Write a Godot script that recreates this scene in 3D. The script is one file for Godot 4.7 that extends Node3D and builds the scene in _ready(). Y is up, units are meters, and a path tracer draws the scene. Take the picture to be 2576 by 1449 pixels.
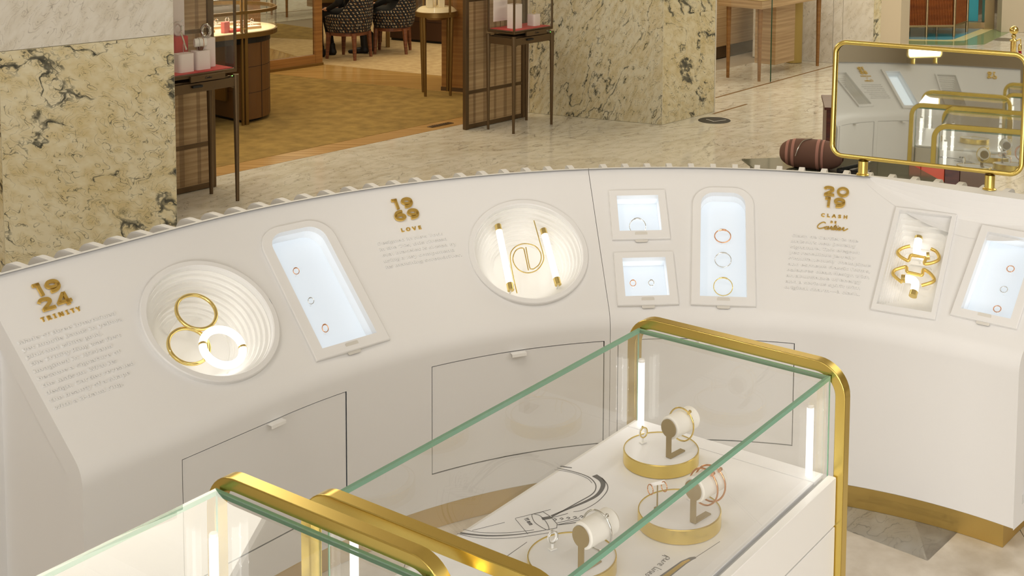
extends Node3D
# Curved jewellery counter and glass showcases in a marble hall, a watch shop behind.

const H := 2.64            # camera height
const RAD := 1.8379        # radius of the counter's front
const CC := Vector3(0.3162, 0, -3.3138)
const FOLD := 0.7676       # height of the fold between front and slope
const TOPH := 1.258
const RUN := 0.5793        # horizontal depth of the slope
const DOORTOP := 0.6762
const DOORBOT := 0.24
const BASEH := 0.1
var straight := -1.7526    # where the front leaves the circle and goes on straight
var M := {}
var used := {}

class MB:
	var v := PackedVector3Array()
	var n := PackedVector3Array()
	var uv := PackedVector2Array()
	var t := Transform3D.IDENTITY
	func tri(a: Vector3, b: Vector3, c: Vector3, na: Vector3, nb: Vector3, nc: Vector3, ua := Vector2.ZERO, ub := Vector2.ZERO, uc := Vector2.ZERO) -> void:
		var swap := ((a - c).cross(a - b).dot(na + nb + nc) < 0.0) != (t.basis.determinant() < 0.0)
		v.append(t * a); n.append((t.basis * na).normalized()); uv.append(ua)
		if swap:
			v.append(t * c); n.append((t.basis * nc).normalized()); uv.append(uc)
			v.append(t * b); n.append((t.basis * nb).normalized()); uv.append(ub)
		else:
			v.append(t * b); n.append((t.basis * nb).normalized()); uv.append(ub)
			v.append(t * c); n.append((t.basis * nc).normalized()); uv.append(uc)
	func quad(a: Vector3, b: Vector3, c: Vector3, d: Vector3, hint: Vector3, u0 := Vector2.ZERO, u1 := Vector2.ZERO) -> void:
		var nn := (b - a).cross(d - a)
		if nn.length_squared() < 1e-16: nn = (c - b).cross(d - b)
		nn = nn.normalized()
		if nn.dot(hint) < 0: nn = -nn
		tri(a, b, c, nn, nn, nn, u0, Vector2(u1.x, u0.y), u1)
		tri(a, c, d, nn, nn, nn, u0, u1, Vector2(u0.x, u1.y))
	func quadn(a: Vector3, b: Vector3, c: Vector3, d: Vector3, na: Vector3, nb: Vector3, nc: Vector3, nd: Vector3) -> void:
		tri(a, b, c, na, nb, nc); tri(a, c, d, na, nc, nd)
	func box(c: Vector3, s: Vector3, bev := 0.0) -> void:
		var h := s * 0.5
		var b := minf(bev, minf(h.x, minf(h.y, h.z)) * 0.9)
		for k in 3:
			for sg in [-1.0, 1.0]:
				var q := []
				for w in [[-1, -1], [1, -1], [1, 1], [-1, 1]]:
					q.append(c + corner(h, b, k, sg, w[0], w[1]))
				var nn := Vector3.ZERO; nn[k] = sg
				var i := (k + 1) % 3; var j := (k + 2) % 3
				quad(q[0], q[1], q[2], q[3], nn, Vector2.ZERO, Vector2(s[i], s[j]))
		if b <= 0.0: return
		for k in 3:  # edges along axis k
			var i := (k + 1) % 3; var j := (k + 2) % 3
			for si in [-1.0, 1.0]:
				for sj in [-1.0, 1.0]:
					var pa := Vector3.ZERO; pa[i] = si * h[i]; pa[j] = sj * (h[j] - b)
					var pb := Vector3.ZERO; pb[i] = si * (h[i] - b); pb[j] = sj * h[j]
					var e := Vector3.ZERO; e[k] = h[k] - b
					var ni := Vector3.ZERO; ni[i] = si
					var nj := Vector3.ZERO; nj[j] = sj
					quadn(c + pa - e, c + pb - e, c + pb + e, c + pa + e, ni, nj, nj, ni)
		for sx in [-1.0, 1.0]:
			for sy in [-1.0, 1.0]:
				for sz in [-1.0, 1.0]:
					var g := Vector3(sx, sy, sz)
					var px := c + Vector3(sx * h.x, sy * (h.y - b), sz * (h.z - b))
					var py := c + Vector3(sx * (h.x - b), sy * h.y, sz * (h.z - b))
					var pz := c + Vector3(sx * (h.x - b), sy * (h.y - b), sz * h.z)
					tri(px, py, pz, Vector3(sx, 0, 0), Vector3(0, sy, 0), Vector3(0, 0, sz))
	func corner(h: Vector3, b: float, k: int, sg: float, a: float, d: float) -> Vector3:
		var o := Vector3.ZERO
		o[k] = sg * h[k]; o[(k + 1) % 3] = a * (h[(k + 1) % 3] - b); o[(k + 2) % 3] = d * (h[(k + 2) % 3] - b)
		return o
	# profile of (radius, height) turned round y; each segment has a normal of its own unless smooth
	func lathe(prof: Array, seg := 32, smooth := false, a0 := 0.0, a1 := TAU, sx := 1.0, sz := 1.0) -> void:
		var nr := []
		for i in prof.size() - 1:
			var d: Vector2 = prof[i + 1] - prof[i]
			nr.append(Vector2(d.y, -d.x).normalized())
		for i in prof.size() - 1:
			var p: Vector2 = prof[i]; var q: Vector2 = prof[i + 1]
			var n0: Vector2 = nr[i]; var n1: Vector2 = nr[i]
			if smooth:
				if i > 0: n0 = (nr[i - 1] + nr[i]).normalized()
				if i < prof.size() - 2: n1 = (nr[i] + nr[i + 1]).normalized()
			for k in seg:
				var a := lerpf(a0, a1, float(k) / seg); var b := lerpf(a0, a1, float(k + 1) / seg)
				var ca := Vector3(cos(a) * sx, 0, sin(a) * sz); var cb := Vector3(cos(b) * sx, 0, sin(b) * sz)
				var A := ca * p.x + Vector3(0, p.y, 0); var B := cb * p.x + Vector3(0, p.y, 0)
				var C := cb * q.x + Vector3(0, q.y, 0); var D := ca * q.x + Vector3(0, q.y, 0)
				var na := Vector3(cos(a) / sx, 0, sin(a) / sz).normalized(); var nb := Vector3(cos(b) / sx, 0, sin(b) / sz).normalized()
				if p.x > 1e-6: tri(A, B, C, na * n0.x + Vector3(0, n0.y, 0), nb * n0.x + Vector3(0, n0.y, 0), nb * n1.x + Vector3(0, n1.y, 0))
				if q.x > 1e-6: tri(A, C, D, na * n0.x + Vector3(0, n0.y, 0), nb * n1.x + Vector3(0, n1.y, 0), na * n1.x + Vector3(0, n1.y, 0))
	func tube(pts: Array, r: float, seg := 10, closed := false, caps := true, r1 := -1.0, flat := 1.0) -> void:
		var m := pts.size()
		var tg := []
		for i in m:
			var a: Vector3 = pts[(i - 1 + m) % m] if closed else pts[maxi(i - 1, 0)]
			var b: Vector3 = pts[(i + 1) % m] if closed else pts[mini(i + 1, m - 1)]
			tg.append((b - a).normalized())
		var ref := Vector3.UP if absf(tg[0].y) < 0.9 else Vector3.RIGHT
		var x: Vector3 = (ref - tg[0] * ref.dot(tg[0])).normalized()
		var rings := []
		for i in m:
			var tt: Vector3 = tg[i]
			x = (x - tt * x.dot(tt)).normalized()
			var y := tt.cross(x)
			var rr := r if r1 < 0 else lerpf(r, r1, float(i) / maxi(1, m - 1))
			var ring := []
			for k in seg:
				var a := TAU * k / seg
				var d := x * cos(a) + y * sin(a) * flat
				ring.append([pts[i] + d * rr, d.normalized()])
			rings.append(ring)
		var last := m if closed else m - 1
		for i in last:
			var A: Array = rings[i]; var B: Array = rings[(i + 1) % m]
			for k in seg:
				var l := (k + 1) % seg
				quadn(A[k][0], A[l][0], B[l][0], B[k][0], A[k][1], A[l][1], B[l][1], B[k][1])
		if caps and not closed:
			for e in [0, m - 1]:
				var nn: Vector3 = -tg[0] if e == 0 else tg[m - 1]
				for k in seg:
					tri(pts[e], rings[e][k][0], rings[e][(k + 1) % seg][0], nn, nn, nn)
	# polygon in x, z raised from y0 to y1
	func prism(poly: PackedVector2Array, y0: float, y1: float, bottom := true) -> void:
		var idx := Geometry2D.triangulate_polygon(poly)
		for k in range(0, idx.size(), 3):
			var a := poly[idx[k]]; var b := poly[idx[k + 1]]; var c := poly[idx[k + 2]]
			tri(Vector3(a.x, y1, a.y), Vector3(b.x, y1, b.y), Vector3(c.x, y1, c.y), Vector3.UP, Vector3.UP, Vector3.UP, a, b, c)
			if bottom: tri(Vector3(a.x, y0, a.y), Vector3(b.x, y0, b.y), Vector3(c.x, y0, c.y), Vector3.DOWN, Vector3.DOWN, Vector3.DOWN, a, b, c)
		var cw := Geometry2D.is_polygon_clockwise(poly)
		for k in poly.size():
			var a := poly[k]; var b := poly[(k + 1) % poly.size()]
			var d := b - a
			var o := Vector3(d.y, 0, -d.x) * (-1.0 if cw else 1.0)
			quad(Vector3(a.x, y0, a.y), Vector3(b.x, y0, b.y), Vector3(b.x, y1, b.y), Vector3(a.x, y1, a.y), o, Vector2.ZERO, Vector2(d.length(), y1 - y0))
	# a line of width w drawn in x, y and raised by h in z
	func stroke(pts: Array, w: float, h: float, closed := false, w1 := -1.0) -> void:
		var m := pts.size()
		var L := []; var Rr := []
		for i in m:
			var a: Vector2 = pts[(i - 1 + m) % m] if closed else pts[maxi(i - 1, 0)]
			var b: Vector2 = pts[(i + 1) % m] if closed else pts[mini(i + 1, m - 1)]
			var p: Vector2 = pts[i]
			var d0 := (p - a).normalized(); var d1 := (b - p).normalized()
			if d0 == Vector2.ZERO: d0 = d1
			if d1 == Vector2.ZERO: d1 = d0
			var bis := (d0 + d1).normalized()
			var nn := Vector2(-bis.y, bis.x)
			var k := 1.0 / maxf(0.45, nn.dot(Vector2(-d1.y, d1.x)))
			var ww := w if w1 < 0 else lerpf(w, w1, float(i) / (m - 1))
			L.append(p + nn * ww * 0.5 * k); Rr.append(p - nn * ww * 0.5 * k)
		var last := m if closed else m - 1
		for i in last:
			var j := (i + 1) % m
			var a := Vector3(L[i].x, L[i].y, h); var b := Vector3(L[j].x, L[j].y, h)
			var c := Vector3(Rr[j].x, Rr[j].y, h); var d := Vector3(Rr[i].x, Rr[i].y, h)
			var z := Vector3(0, 0, h)
			quad(a, b, c, d, Vector3(0, 0, 1))
			var sd := Vector3(L[i].x - Rr[i].x, L[i].y - Rr[i].y, 0)
			quad(a, b, b - z, a - z, sd); quad(d, c, c - z, d - z, -sd)
			if not closed and i == 0: quad(a, d, d - z, a - z, Vector3(pts[0].x - pts[1].x, pts[0].y - pts[1].y, 0))
			if not closed and i == last - 1: quad(b, c, c - z, b - z, Vector3(pts[j].x - pts[i].x, pts[j].y - pts[i].y, 0))
	func mesh() -> ArrayMesh:
		var a := []; a.resize(Mesh.ARRAY_MAX)
		a[Mesh.ARRAY_VERTEX] = v; a[Mesh.ARRAY_NORMAL] = n; a[Mesh.ARRAY_TEX_UV] = uv
		var m := ArrayMesh.new()
		m.add_surface_from_arrays(Mesh.PRIMITIVE_TRIANGLES, a)
		return m

# ---------------------------------------------------------------- naming
func numbered(called: String) -> String:
	if not used.has(called):
		used[called] = 0
		return called
	used[called] += 1
	return "%s_%03d" % [called, used[called]]

func thing(called: String, label: String, category: String, at := Transform3D.IDENTITY, group := "") -> Node3D:
	var o := Node3D.new()
	o.name = numbered(called)
	add_child(o, true)
	o.transform = at
	return tag(o, label, category, group)

func tag(o: Node3D, label: String, category: String, group := "") -> Node3D:
	o.set_meta("label", label); o.set_meta("category", category)
	if group != "": o.set_meta("group", group)
	return o

func obj(called: String, mb, mat: Material, parent: Node3D = null) -> MeshInstance3D:
	var mi := MeshInstance3D.new()
	mi.mesh = mb.mesh() if mb is MB else mb
	mi.material_override = mat
	mi.name = called if parent else numbered(called)
	(parent if parent else self).add_child(mi, true)
	return mi

func struct(called: String, mb, mat: Material) -> MeshInstance3D:
	var o := obj(called, mb, mat)
	o.set_meta("kind", "structure")
	return o

func dup(root: Node3D, at: Transform3D, label: String, group := "") -> Node3D:
	var stem := String(root.name)
	if stem.length() > 4 and stem[stem.length() - 4] == "_" and stem.right(3).is_valid_int(): stem = stem.left(stem.length() - 4)
	var r: Node3D = root.duplicate()
	r.name = numbered(stem)
	add_child(r, true)
	r.transform = at
	r.set_meta("label", label)
	if group != "": r.set_meta("group", group)
	return r

func yaw(deg: float, at := Vector3.ZERO) -> Transform3D:
	return Transform3D(Basis(Vector3.UP, deg_to_rad(deg)), at)

func rope(pts: Array, steps := 5, closed := false) -> Array:   # smooth curve through points
	var out := []
	var m := pts.size()
	for i in (m if closed else m - 1):
		var a = pts[(i - 1 + m) % m] if closed else pts[maxi(i - 1, 0)]
		var b = pts[i]; var c = pts[(i + 1) % m]
		var d = pts[(i + 2) % m] if closed else pts[mini(i + 2, m - 1)]
		for k in steps: out.append(b.cubic_interpolate(c, a, d, float(k) / steps))
	if not closed: out.append(pts[m - 1])
	return out

func ring_pts(c: Vector3, x: Vector3, y: Vector3, rx: float, ry: float, seg := 32, a0 := 0.0, a1 := TAU) -> Array:
	var out := []
	var n := seg if absf(a1 - a0 - TAU) < 1e-4 else seg + 1
	for k in n:
		var a := lerpf(a0, a1, float(k) / seg)
		out.append(c + x * cos(a) * rx + y * sin(a) * ry)
	return out

func round_rect(w: float, h: float, r: float, seg := 6, cy := 0.0) -> Array:
	var out := []
	for q in [[1, 1, 0.0], [-1, 1, PI / 2], [-1, -1, PI], [1, -1, PI * 1.5]]:
		for k in seg + 1:
			var a: float = q[2] + PI / 2 * k / seg
			out.append(Vector2(q[0] * (w / 2 - r) + cos(a) * r, cy + q[1] * (h / 2 - r) + sin(a) * r))
	return out

# ---------------------------------------------------------------- materials
func mat(c: Color, rough := 0.6, metal := 0.0) -> StandardMaterial3D:
	var m := StandardMaterial3D.new()
	m.albedo_color = c; m.roughness = rough; m.metallic = metal
	return m

func glow(c: Color, e: float, base := Color(0.95, 0.95, 0.95)) -> StandardMaterial3D:
	var m := mat(base, 0.5)
	m.emission_enabled = true; m.emission = c; m.emission_energy_multiplier = e
	return m

func glass(c: Color, a: float) -> StandardMaterial3D:
	var m := mat(Color(c.r, c.g, c.b, a), 0.0)
	m.transparency = BaseMaterial3D.TRANSPARENCY_ALPHA
	return m

func noise_tex(freq: float, a: Color, b: Color, seed_ := 1, kind := FastNoiseLite.TYPE_SIMPLEX_SMOOTH, octaves := 4, size := 512) -> NoiseTexture2D:
	var n := FastNoiseLite.new()
	n.noise_type = kind; n.frequency = freq; n.seed = seed_; n.fractal_octaves = octaves
	var t := NoiseTexture2D.new()
	t.width = size; t.height = size; t.seamless = true; t.noise = n
	var g := Gradient.new()
	g.set_color(0, a); g.set_color(1, b)
	t.color_ramp = g
	return t

func tri_mat(m: StandardMaterial3D, tex: Texture2D, sc: Vector3, world := false) -> StandardMaterial3D:
	m.albedo_texture = tex
	m.uv1_triplanar = true
	m.uv1_world_triplanar = world
	m.uv1_scale = sc
	return m

# streaks along x, as in veneer
func streaks(a: Color, b: Color, seed_: int, fx := 0.7, fy := 26.0, size := 384) -> ImageTexture:
	var n := FastNoiseLite.new(); n.seed = seed_; n.frequency = 1.0; n.fractal_octaves = 4
	var im := Image.create(size, size, false, Image.FORMAT_RGB8)
	for y in size:
		for x in size:
			var u := float(x) / size; var v := float(y) / size
			var k := 0.0
			# seamless by mixing across the seam
			var wx := u; var wy := v
			var s00 := n.get_noise_2d(u * fx, v * fy)
			var s10 := n.get_noise_2d((u - 1.0) * fx, v * fy)
			var s01 := n.get_noise_2d(u * fx, (v - 1.0) * fy)
			var s11 := n.get_noise_2d((u - 1.0) * fx, (v - 1.0) * fy)
			k = lerpf(lerpf(s00, s10, wx), lerpf(s01, s11, wx), wy)
			im.set_pixel(x, y, a.lerp(b, clampf(0.5 + k * 1.5, 0, 1)))
	return ImageTexture.create_from_image(im)

# marble: pale ground with warm clouds, dark bands that break up into angular islands, hairline veins along the grain
func marble(size: int, seed_: int, ground: Color, warm: Color, vein: Color, scale_: float, ang: float, stretch: float, amount: float, fine: float) -> ImageTexture:
	var w1 := FastNoiseLite.new(); w1.seed = seed_; w1.frequency = 1.0; w1.fractal_octaves = 4
	var w2 := FastNoiseLite.new(); w2.seed = seed_ + 3; w2.frequency = 4.5; w2.fractal_octaves = 3
	var rid := FastNoiseLite.new(); rid.seed = seed_ + 7; rid.frequency = 1.0; rid.fractal_type = FastNoiseLite.FRACTAL_NONE; rid.noise_type = FastNoiseLite.TYPE_SIMPLEX_SMOOTH
	var cel := FastNoiseLite.new(); cel.seed = seed_ + 11; cel.frequency = 5.5; cel.noise_type = FastNoiseLite.TYPE_CELLULAR; cel.cellular_return_type = FastNoiseLite.RETURN_DISTANCE2_SUB; cel.fractal_type = FastNoiseLite.FRACTAL_NONE
	var data := PackedByteArray(); data.resize(size * size * 3)
	var ca := cos(ang); var sa := sin(ang)
	var i := 0
	for y in size:
		for x in size:
			var u := float(x) / size * scale_; var v := float(y) / size * scale_
			var px := u * ca + v * sa; var py := (-u * sa + v * ca) * stretch
			var dx := w1.get_noise_2d(px * 0.9, py * 0.9); var dy := w1.get_noise_2d(px * 0.9 + 31.7, py * 0.9 + 12.1)
			var jit := w2.get_noise_2d(px, py)
			var jit2 := w2.get_noise_2d(px + 17.0, py + 5.0)
			var qx := px + dx * 0.9 + jit * 0.10; var qy := py + dy * 0.9 + jit2 * 0.12
			var r := absf(rid.get_noise_2d(qx * 0.8, qy * 0.8))              # the bands
			var patch := clampf(rid.get_noise_2d(qx * 0.55 + 40.0, qy * 0.4) * 1.7 + 0.42, 0.0, 1.0)
			var band := 1.0 - smoothstep(0.02, 0.05 + 0.34 * patch * amount, r)
			var c2 := cel.get_noise_2d(px + dx * 0.5 + jit * 0.22, py * 0.75 + dy * 0.5 + jit2 * 0.22) + 1.0     # 0 on the edges of islands
			var lines := 1.0 - smoothstep(0.03, 0.16 + 0.22 * patch * band, c2)
			var core := (1.0 - smoothstep(0.0, 0.02 + 0.10 * patch * amount, r)) * smoothstep(-0.25, 0.25, jit + 0.5 * patch - 0.1)
			var h := absf(rid.get_noise_2d(qx * 2.6 + 9.0, qy * 3.2 + 4.0))
			var hair := (1.0 - smoothstep(0.0, 0.075, h)) * clampf(0.5 + 1.2 * jit2 + 0.5 * band, 0.0, 1.0)
			var h2 := absf(rid.get_noise_2d(qx * 5.5 + 3.0, qy * 7.0 + 8.0))
			hair = maxf(hair, (1.0 - smoothstep(0.0, 0.10, h2)) * clampf(0.1 + 1.5 * jit + 0.6 * band, 0.0, 1.0) * 0.8)
			var k := clampf(maxf(maxf(core * amount, lines * band * (0.55 + 0.45 * patch) * minf(1.0, amount * 1.4)), hair * fine), 0.0, 1.0)
			var c := ground.lerp(warm, clampf(0.42 + 0.8 * jit + 0.6 * dx, 0, 1)).lerp(vein, k * clampf(0.85 + 0.5 * jit, 0.4, 1.0))
			data[i] = int(c.r * 255); data[i + 1] = int(c.g * 255); data[i + 2] = int(c.b * 255)
			i += 3
	return ImageTexture.create_from_image(Image.create_from_data(size, size, false, Image.FORMAT_RGB8, data))

# ================================================================ the scene
func _ready() -> void:
	camera()
	lights()
	materials()
	room()
	build_counters()
	build_mirror()
	build_vitrines()
	build_shop()
	build_hall()

func camera() -> void:
	var c := Camera3D.new()
	c.name = "camera"
	add_child(c)
	var th := 0.0861395; var ro := 0.0109629; var f := 3226.1; var near := 0.1
	var u0 := Vector3(0, cos(th), -sin(th))
	var r := Vector3.RIGHT * cos(ro) + u0 * sin(ro)
	var u := u0 * cos(ro) - Vector3.RIGHT * sin(ro)
	c.transform = Transform3D(Basis(r, u, Vector3(0, sin(th), cos(th))), Vector3(0, H, 0))
	c.projection = Camera3D.PROJECTION_FRUSTUM
	c.keep_aspect = Camera3D.KEEP_HEIGHT
	c.near = near; c.far = 80.0
	c.size = 1449.0 / f * near
	c.frustum_offset = Vector2((1288.0 - 1571.41) / f * near, -(724.5 + 71.846) / f * near)
	c.current = true
	var e := Environment.new()
	e.background_mode = Environment.BG_COLOR
	e.background_color = Color(0.02, 0.02, 0.02)
	e.tonemap_mode = Environment.TONE_MAPPER_LINEAR
	e.tonemap_exposure = 1.0
	e.sdfgi_enabled = true; e.ssao_enabled = true; e.ssil_enabled = true
	var w := WorldEnvironment.new(); w.name = "world_environment"; w.environment = e
	add_child(w)

const CEIL := 4.6
# ceiling panels: centre, size, colour, energy
var PANELS := [
	[Vector3(4.6, CEIL, -1.2), Vector2(3.2, 4.0), Color(1.0, 0.99, 0.98), 6.5],
	[Vector3(-0.9, CEIL, 1.6), Vector2(4.0, 2.6), Color(1.0, 0.99, 0.98), 2.2],
	[Vector3(-4.2, CEIL, -8.6), Vector2(3.4, 3.4), Color(1.0, 0.97, 0.90), 13.0],
	[Vector3(-4.6, CEIL, -13.2), Vector2(3.4, 3.0), Color(1.0, 0.90, 0.72), 8.5],
	[Vector3(-3.4, CEIL, -18.2), Vector2(4.0, 3.0), Color(1.0, 0.92, 0.77), 8.0],
	[Vector3(2.4, CEIL, -16.0), Vector2(3.6, 3.4), Color(1.0, 0.95, 0.85), 13.0],
	[Vector3(6.0, CEIL, -18.6), Vector2(3.6, 3.0), Color(1.0, 0.97, 0.90), 9.0],
	[Vector3(6.0, CEIL, -9.6), Vector2(3.2, 3.6), Color(1.0, 0.97, 0.89), 15.0],
]
# lit shop windows in the wall behind the viewer: centre, size, energy
var WINDOWS := [[Vector3(-3.2, 1.9, 8.97), Vector2(4.6, 3.0), 42.0], [Vector3(3.2, 1.9, 8.97), Vector2(4.6, 3.0), 42.0]]

func lights() -> void:
	var i := 0
	for p in PANELS:
		var a := AreaLight3D.new()
		a.name = "ceiling_panel_light" + ("" if i == 0 else "_%03d" % i)
		a.area_size = p[1]
		a.light_color = p[2]; a.light_energy = p[3]
		a.area_range = 40.0; a.area_attenuation = 2.0
		a.shadow_enabled = true
		add_child(a)
		a.transform = Transform3D(Basis(Vector3.RIGHT, -PI / 2), p[0] - Vector3(0, 0.08, 0))
		i += 1
	i = 0
	for p in WINDOWS:
		var a := AreaLight3D.new()
		a.name = "window_light" + ("" if i == 0 else "_%03d" % i)
		a.area_size = p[1]
		a.light_color = Color(1.0, 0.99, 0.98); a.light_energy = p[2]
		a.area_range = 40.0; a.area_attenuation = 2.0
		a.shadow_enabled = true
		add_child(a)
		a.transform = Transform3D(Basis.IDENTITY, p[0] - Vector3(0, 0, 0.06))
		i += 1
	# downlights over the counter, from the upper left
	var spots := [[Vector3(-1.5, CEIL - 0.12, -3.6), Vector3(0.9, 0.9, -5.2), 2.0], [Vector3(0.1, CEIL - 0.12, -2.6), Vector3(1.0, 0.9, -5.1), 1.8],
		[Vector3(-2.2, CEIL - 0.12, -2.2), Vector3(-1.5, 0.9, -4.3), 1.8], [Vector3(0.9, CEIL - 0.12, -1.0), Vector3(-0.1, 1.0, -2.8), 0.7]]
	i = 0
	for s in spots:
		var o := SpotLight3D.new()
		o.name = "downlight_beam" + ("" if i == 0 else "_%03d" % i)
		o.light_color = Color(1.0, 0.97, 0.93); o.light_energy = s[2]
		o.spot_angle = 34.0; o.spot_angle_attenuation = 0.8; o.spot_range = 30.0; o.spot_attenuation = 2.0
		o.light_size = 0.05; o.shadow_enabled = true
		add_child(o)
		o.look_at_from_position(s[0], s[1], Vector3.UP)
		i += 1
	SPOTS = spots

var SPOTS := []

func materials() -> void:
	M.white = mat(Color(0.885, 0.882, 0.876), 0.5)
	M.white2 = mat(Color(0.93, 0.925, 0.91), 0.4)
	M.board = mat(Color(0.92, 0.92, 0.925), 0.35)
	M.tray = mat(Color(0.95, 0.96, 0.97), 0.5)
	M.gap = mat(Color(0.10, 0.095, 0.085), 0.8)
	M.gold = mat(Color(0.88, 0.78, 0.44), 0.26, 1.0)
	M.gold2 = mat(Color(0.91, 0.81, 0.50), 0.14, 1.0)
	M.letters = mat(Color(0.93, 0.80, 0.46), 0.34, 1.0)
	M.kick = mat(Color(0.84, 0.73, 0.45), 0.42, 1.0)
	M.rose = mat(Color(0.88, 0.66, 0.50), 0.12, 1.0)
	M.silver = mat(Color(0.86, 0.86, 0.85), 0.1, 1.0)
	M.tan = mat(Color(0.60, 0.53, 0.38), 0.5, 0.3)
	M.suede = mat(Color(0.93, 0.92, 0.89), 0.9)
	M.glass = glass(Color(0.95, 1.0, 0.98), 0.015)
	M.pane_w = glass(Color(0.9, 0.97, 1.0), 0.02)
	M.edge = mat(Color(0.47, 0.67, 0.575), 0.12)
	M.mirror = mat(Color(0.80, 0.80, 0.76), 0.015, 1.0)
	M.led = glow(Color(1.0, 0.99, 0.97), 1.5)
	M.neon = glow(Color(1.0, 0.985, 0.96), 1.3)
	M.panel_light = glow(Color(0.90, 0.955, 1.0), 0.55, Color(0.70, 0.71, 0.72))
	M.ink = mat(Color(0.36, 0.36, 0.37), 0.8)
	M.black = mat(Color(0.03, 0.03, 0.03), 0.5)
	M.yellow = mat(Color(0.93, 0.80, 0.42), 0.3, 0.85)
	M.bronze = mat(Color(0.42, 0.345, 0.25), 0.42, 0.75)
	M.bronze_warm = mat(Color(0.50, 0.39, 0.20), 0.42, 0.7)
	M.red = mat(Color(0.80, 0.26, 0.25), 0.75)
	M.redbox = mat(Color(0.76, 0.20, 0.19), 0.5)
	M.whitebox = mat(Color(0.93, 0.89, 0.87), 0.4)
	M.cream = mat(Color(0.93, 0.88, 0.74), 0.7)
	M.leather = tri_mat(mat(Color(1, 1, 1), 0.55), noise_tex(0.09, Color(0.40, 0.27, 0.12), Color(0.47, 0.32, 0.15), 5), Vector3(3, 3, 3))
	M.leather_dark = tri_mat(mat(Color(1, 1, 1), 0.6), noise_tex(0.09, Color(0.27, 0.16, 0.08), Color(0.32, 0.20, 0.10), 6), Vector3(3, 3, 3))
	var grain := streaks(Color(0.66, 0.555, 0.42), Color(0.78, 0.68, 0.54), 3)
	M.wood_light = tri_mat(mat(Color(1, 0.98, 0.95), 0.35), grain, Vector3(1.0, 1.0, 1.0))
	M.wood_wall = tri_mat(mat(Color(0.80, 0.66, 0.45), 0.4), grain, Vector3(0.9, 0.9, 0.9))
	M.panel_wood = tri_mat(mat(Color(0.96, 0.94, 0.90), 0.3), grain, Vector3(1.2, 1.2, 1.2))
	M.parquet = tri_mat(mat(Color(1.0, 0.94, 0.74), 0.16), grain, Vector3(0.7, 0.7, 0.7), true)
	M.strip = tri_mat(mat(Color(1.0, 0.93, 0.77), 0.22), grain, Vector3(0.7, 0.7, 0.7), true)
	var wl := streaks(Color(0.36, 0.20, 0.11), Color(0.52, 0.32, 0.19), 8, 3.0, 16.0, 256)
	M.walnut = tri_mat(mat(Color(1, 1, 1), 0.4), wl, Vector3(2, 2, 2))
	M.mahogany = tri_mat(mat(Color(0.72, 0.55, 0.5), 0.35), wl, Vector3(2, 2, 2))
	M.carpet = tri_mat(mat(Color(1, 1, 1), 0.95), noise_tex(0.02, Color(0.47, 0.375, 0.17), Color(0.62, 0.51, 0.26), 11, FastNoiseLite.TYPE_SIMPLEX_SMOOTH, 6), Vector3(0.45, 0.45, 0.45), true)
	M.carpet_beige = tri_mat(mat(Color(1, 1, 1), 0.95), noise_tex(0.03, Color(0.66, 0.56, 0.40), Color(0.76, 0.67, 0.50), 12, FastNoiseLite.TYPE_SIMPLEX_SMOOTH, 6), Vector3(0.5, 0.5, 0.5), true)
	M.stone = tri_mat(mat(Color(1, 1, 1), 0.35), noise_tex(0.008, Color(0.70, 0.655, 0.58), Color(0.88, 0.85, 0.80), 14, FastNoiseLite.TYPE_SIMPLEX_SMOOTH, 7, 1024), Vector3(0.55, 0.55, 0.55), true)
	M.marble_a = mat(Color(1, 1, 1), 0.22)
	M.marble_a.albedo_texture = marble(1000, 21, Color(0.88, 0.845, 0.73), Color(0.82, 0.755, 0.58), Color(0.27, 0.27, 0.24), 2.6, -0.45, 1.5, 1.35, 0.85)
	M.marble_b = mat(Color(1, 1, 1), 0.22)
	M.marble_b.albedo_texture = marble(1000, 47, Color(0.87, 0.845, 0.75), Color(0.82, 0.765, 0.61), Color(0.30, 0.30, 0.27), 2.7, 1.15, 2.3, 0.75, 1.0)
	M.marble_w = mat(Color(1, 1, 1), 0.25)
	M.marble_w.albedo_texture = marble(700, 63, Color(0.88, 0.86, 0.82), Color(0.83, 0.80, 0.74), Color(0.46, 0.43, 0.39), 2.2, 1.0, 2.2, 0.12, 0.55)
	M.floor_m = mat(Color(1, 1, 1), 0.09)
	M.floor_m.albedo_texture = marble(1200, 85, Color(0.86, 0.845, 0.80), Color(0.80, 0.77, 0.70), Color(0.42, 0.405, 0.37), 3.0, 0.25, 2.2, 0.35, 0.6)
	M.grout = mat(Color(0.55, 0.50, 0.43), 0.8)
	M.plaster = mat(Color(0.82, 0.77, 0.68), 0.9)
	M.ceiling = mat(Color(0.86, 0.84, 0.80), 0.9)
	M.teak = tri_mat(mat(Color(1, 1, 1), 0.4), streaks(Color(0.50, 0.25, 0.08), Color(0.62, 0.34, 0.13), 9, 2.0, 10.0, 128), Vector3(1, 1, 1))
	M.steel = mat(Color(0.74, 0.66, 0.52), 0.3, 0.9)
	M.cyan = mat(Color(0.27, 0.70, 0.78), 0.3)
	M.skin = mat(Color(0.80, 0.60, 0.48), 0.6)
	M.hair = mat(Color(0.12, 0.08, 0.06), 0.6)
	M.cloth_black = mat(Color(0.045, 0.042, 0.04), 0.9)
	M.cloth_grey = mat(Color(0.17, 0.165, 0.15), 0.9)
	# woven chair cover: rows of short slanted dashes on navy
	var im := Image.create(64, 64, false, Image.FORMAT_RGB8)
	im.fill(Color(0.07, 0.085, 0.11))
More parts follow.
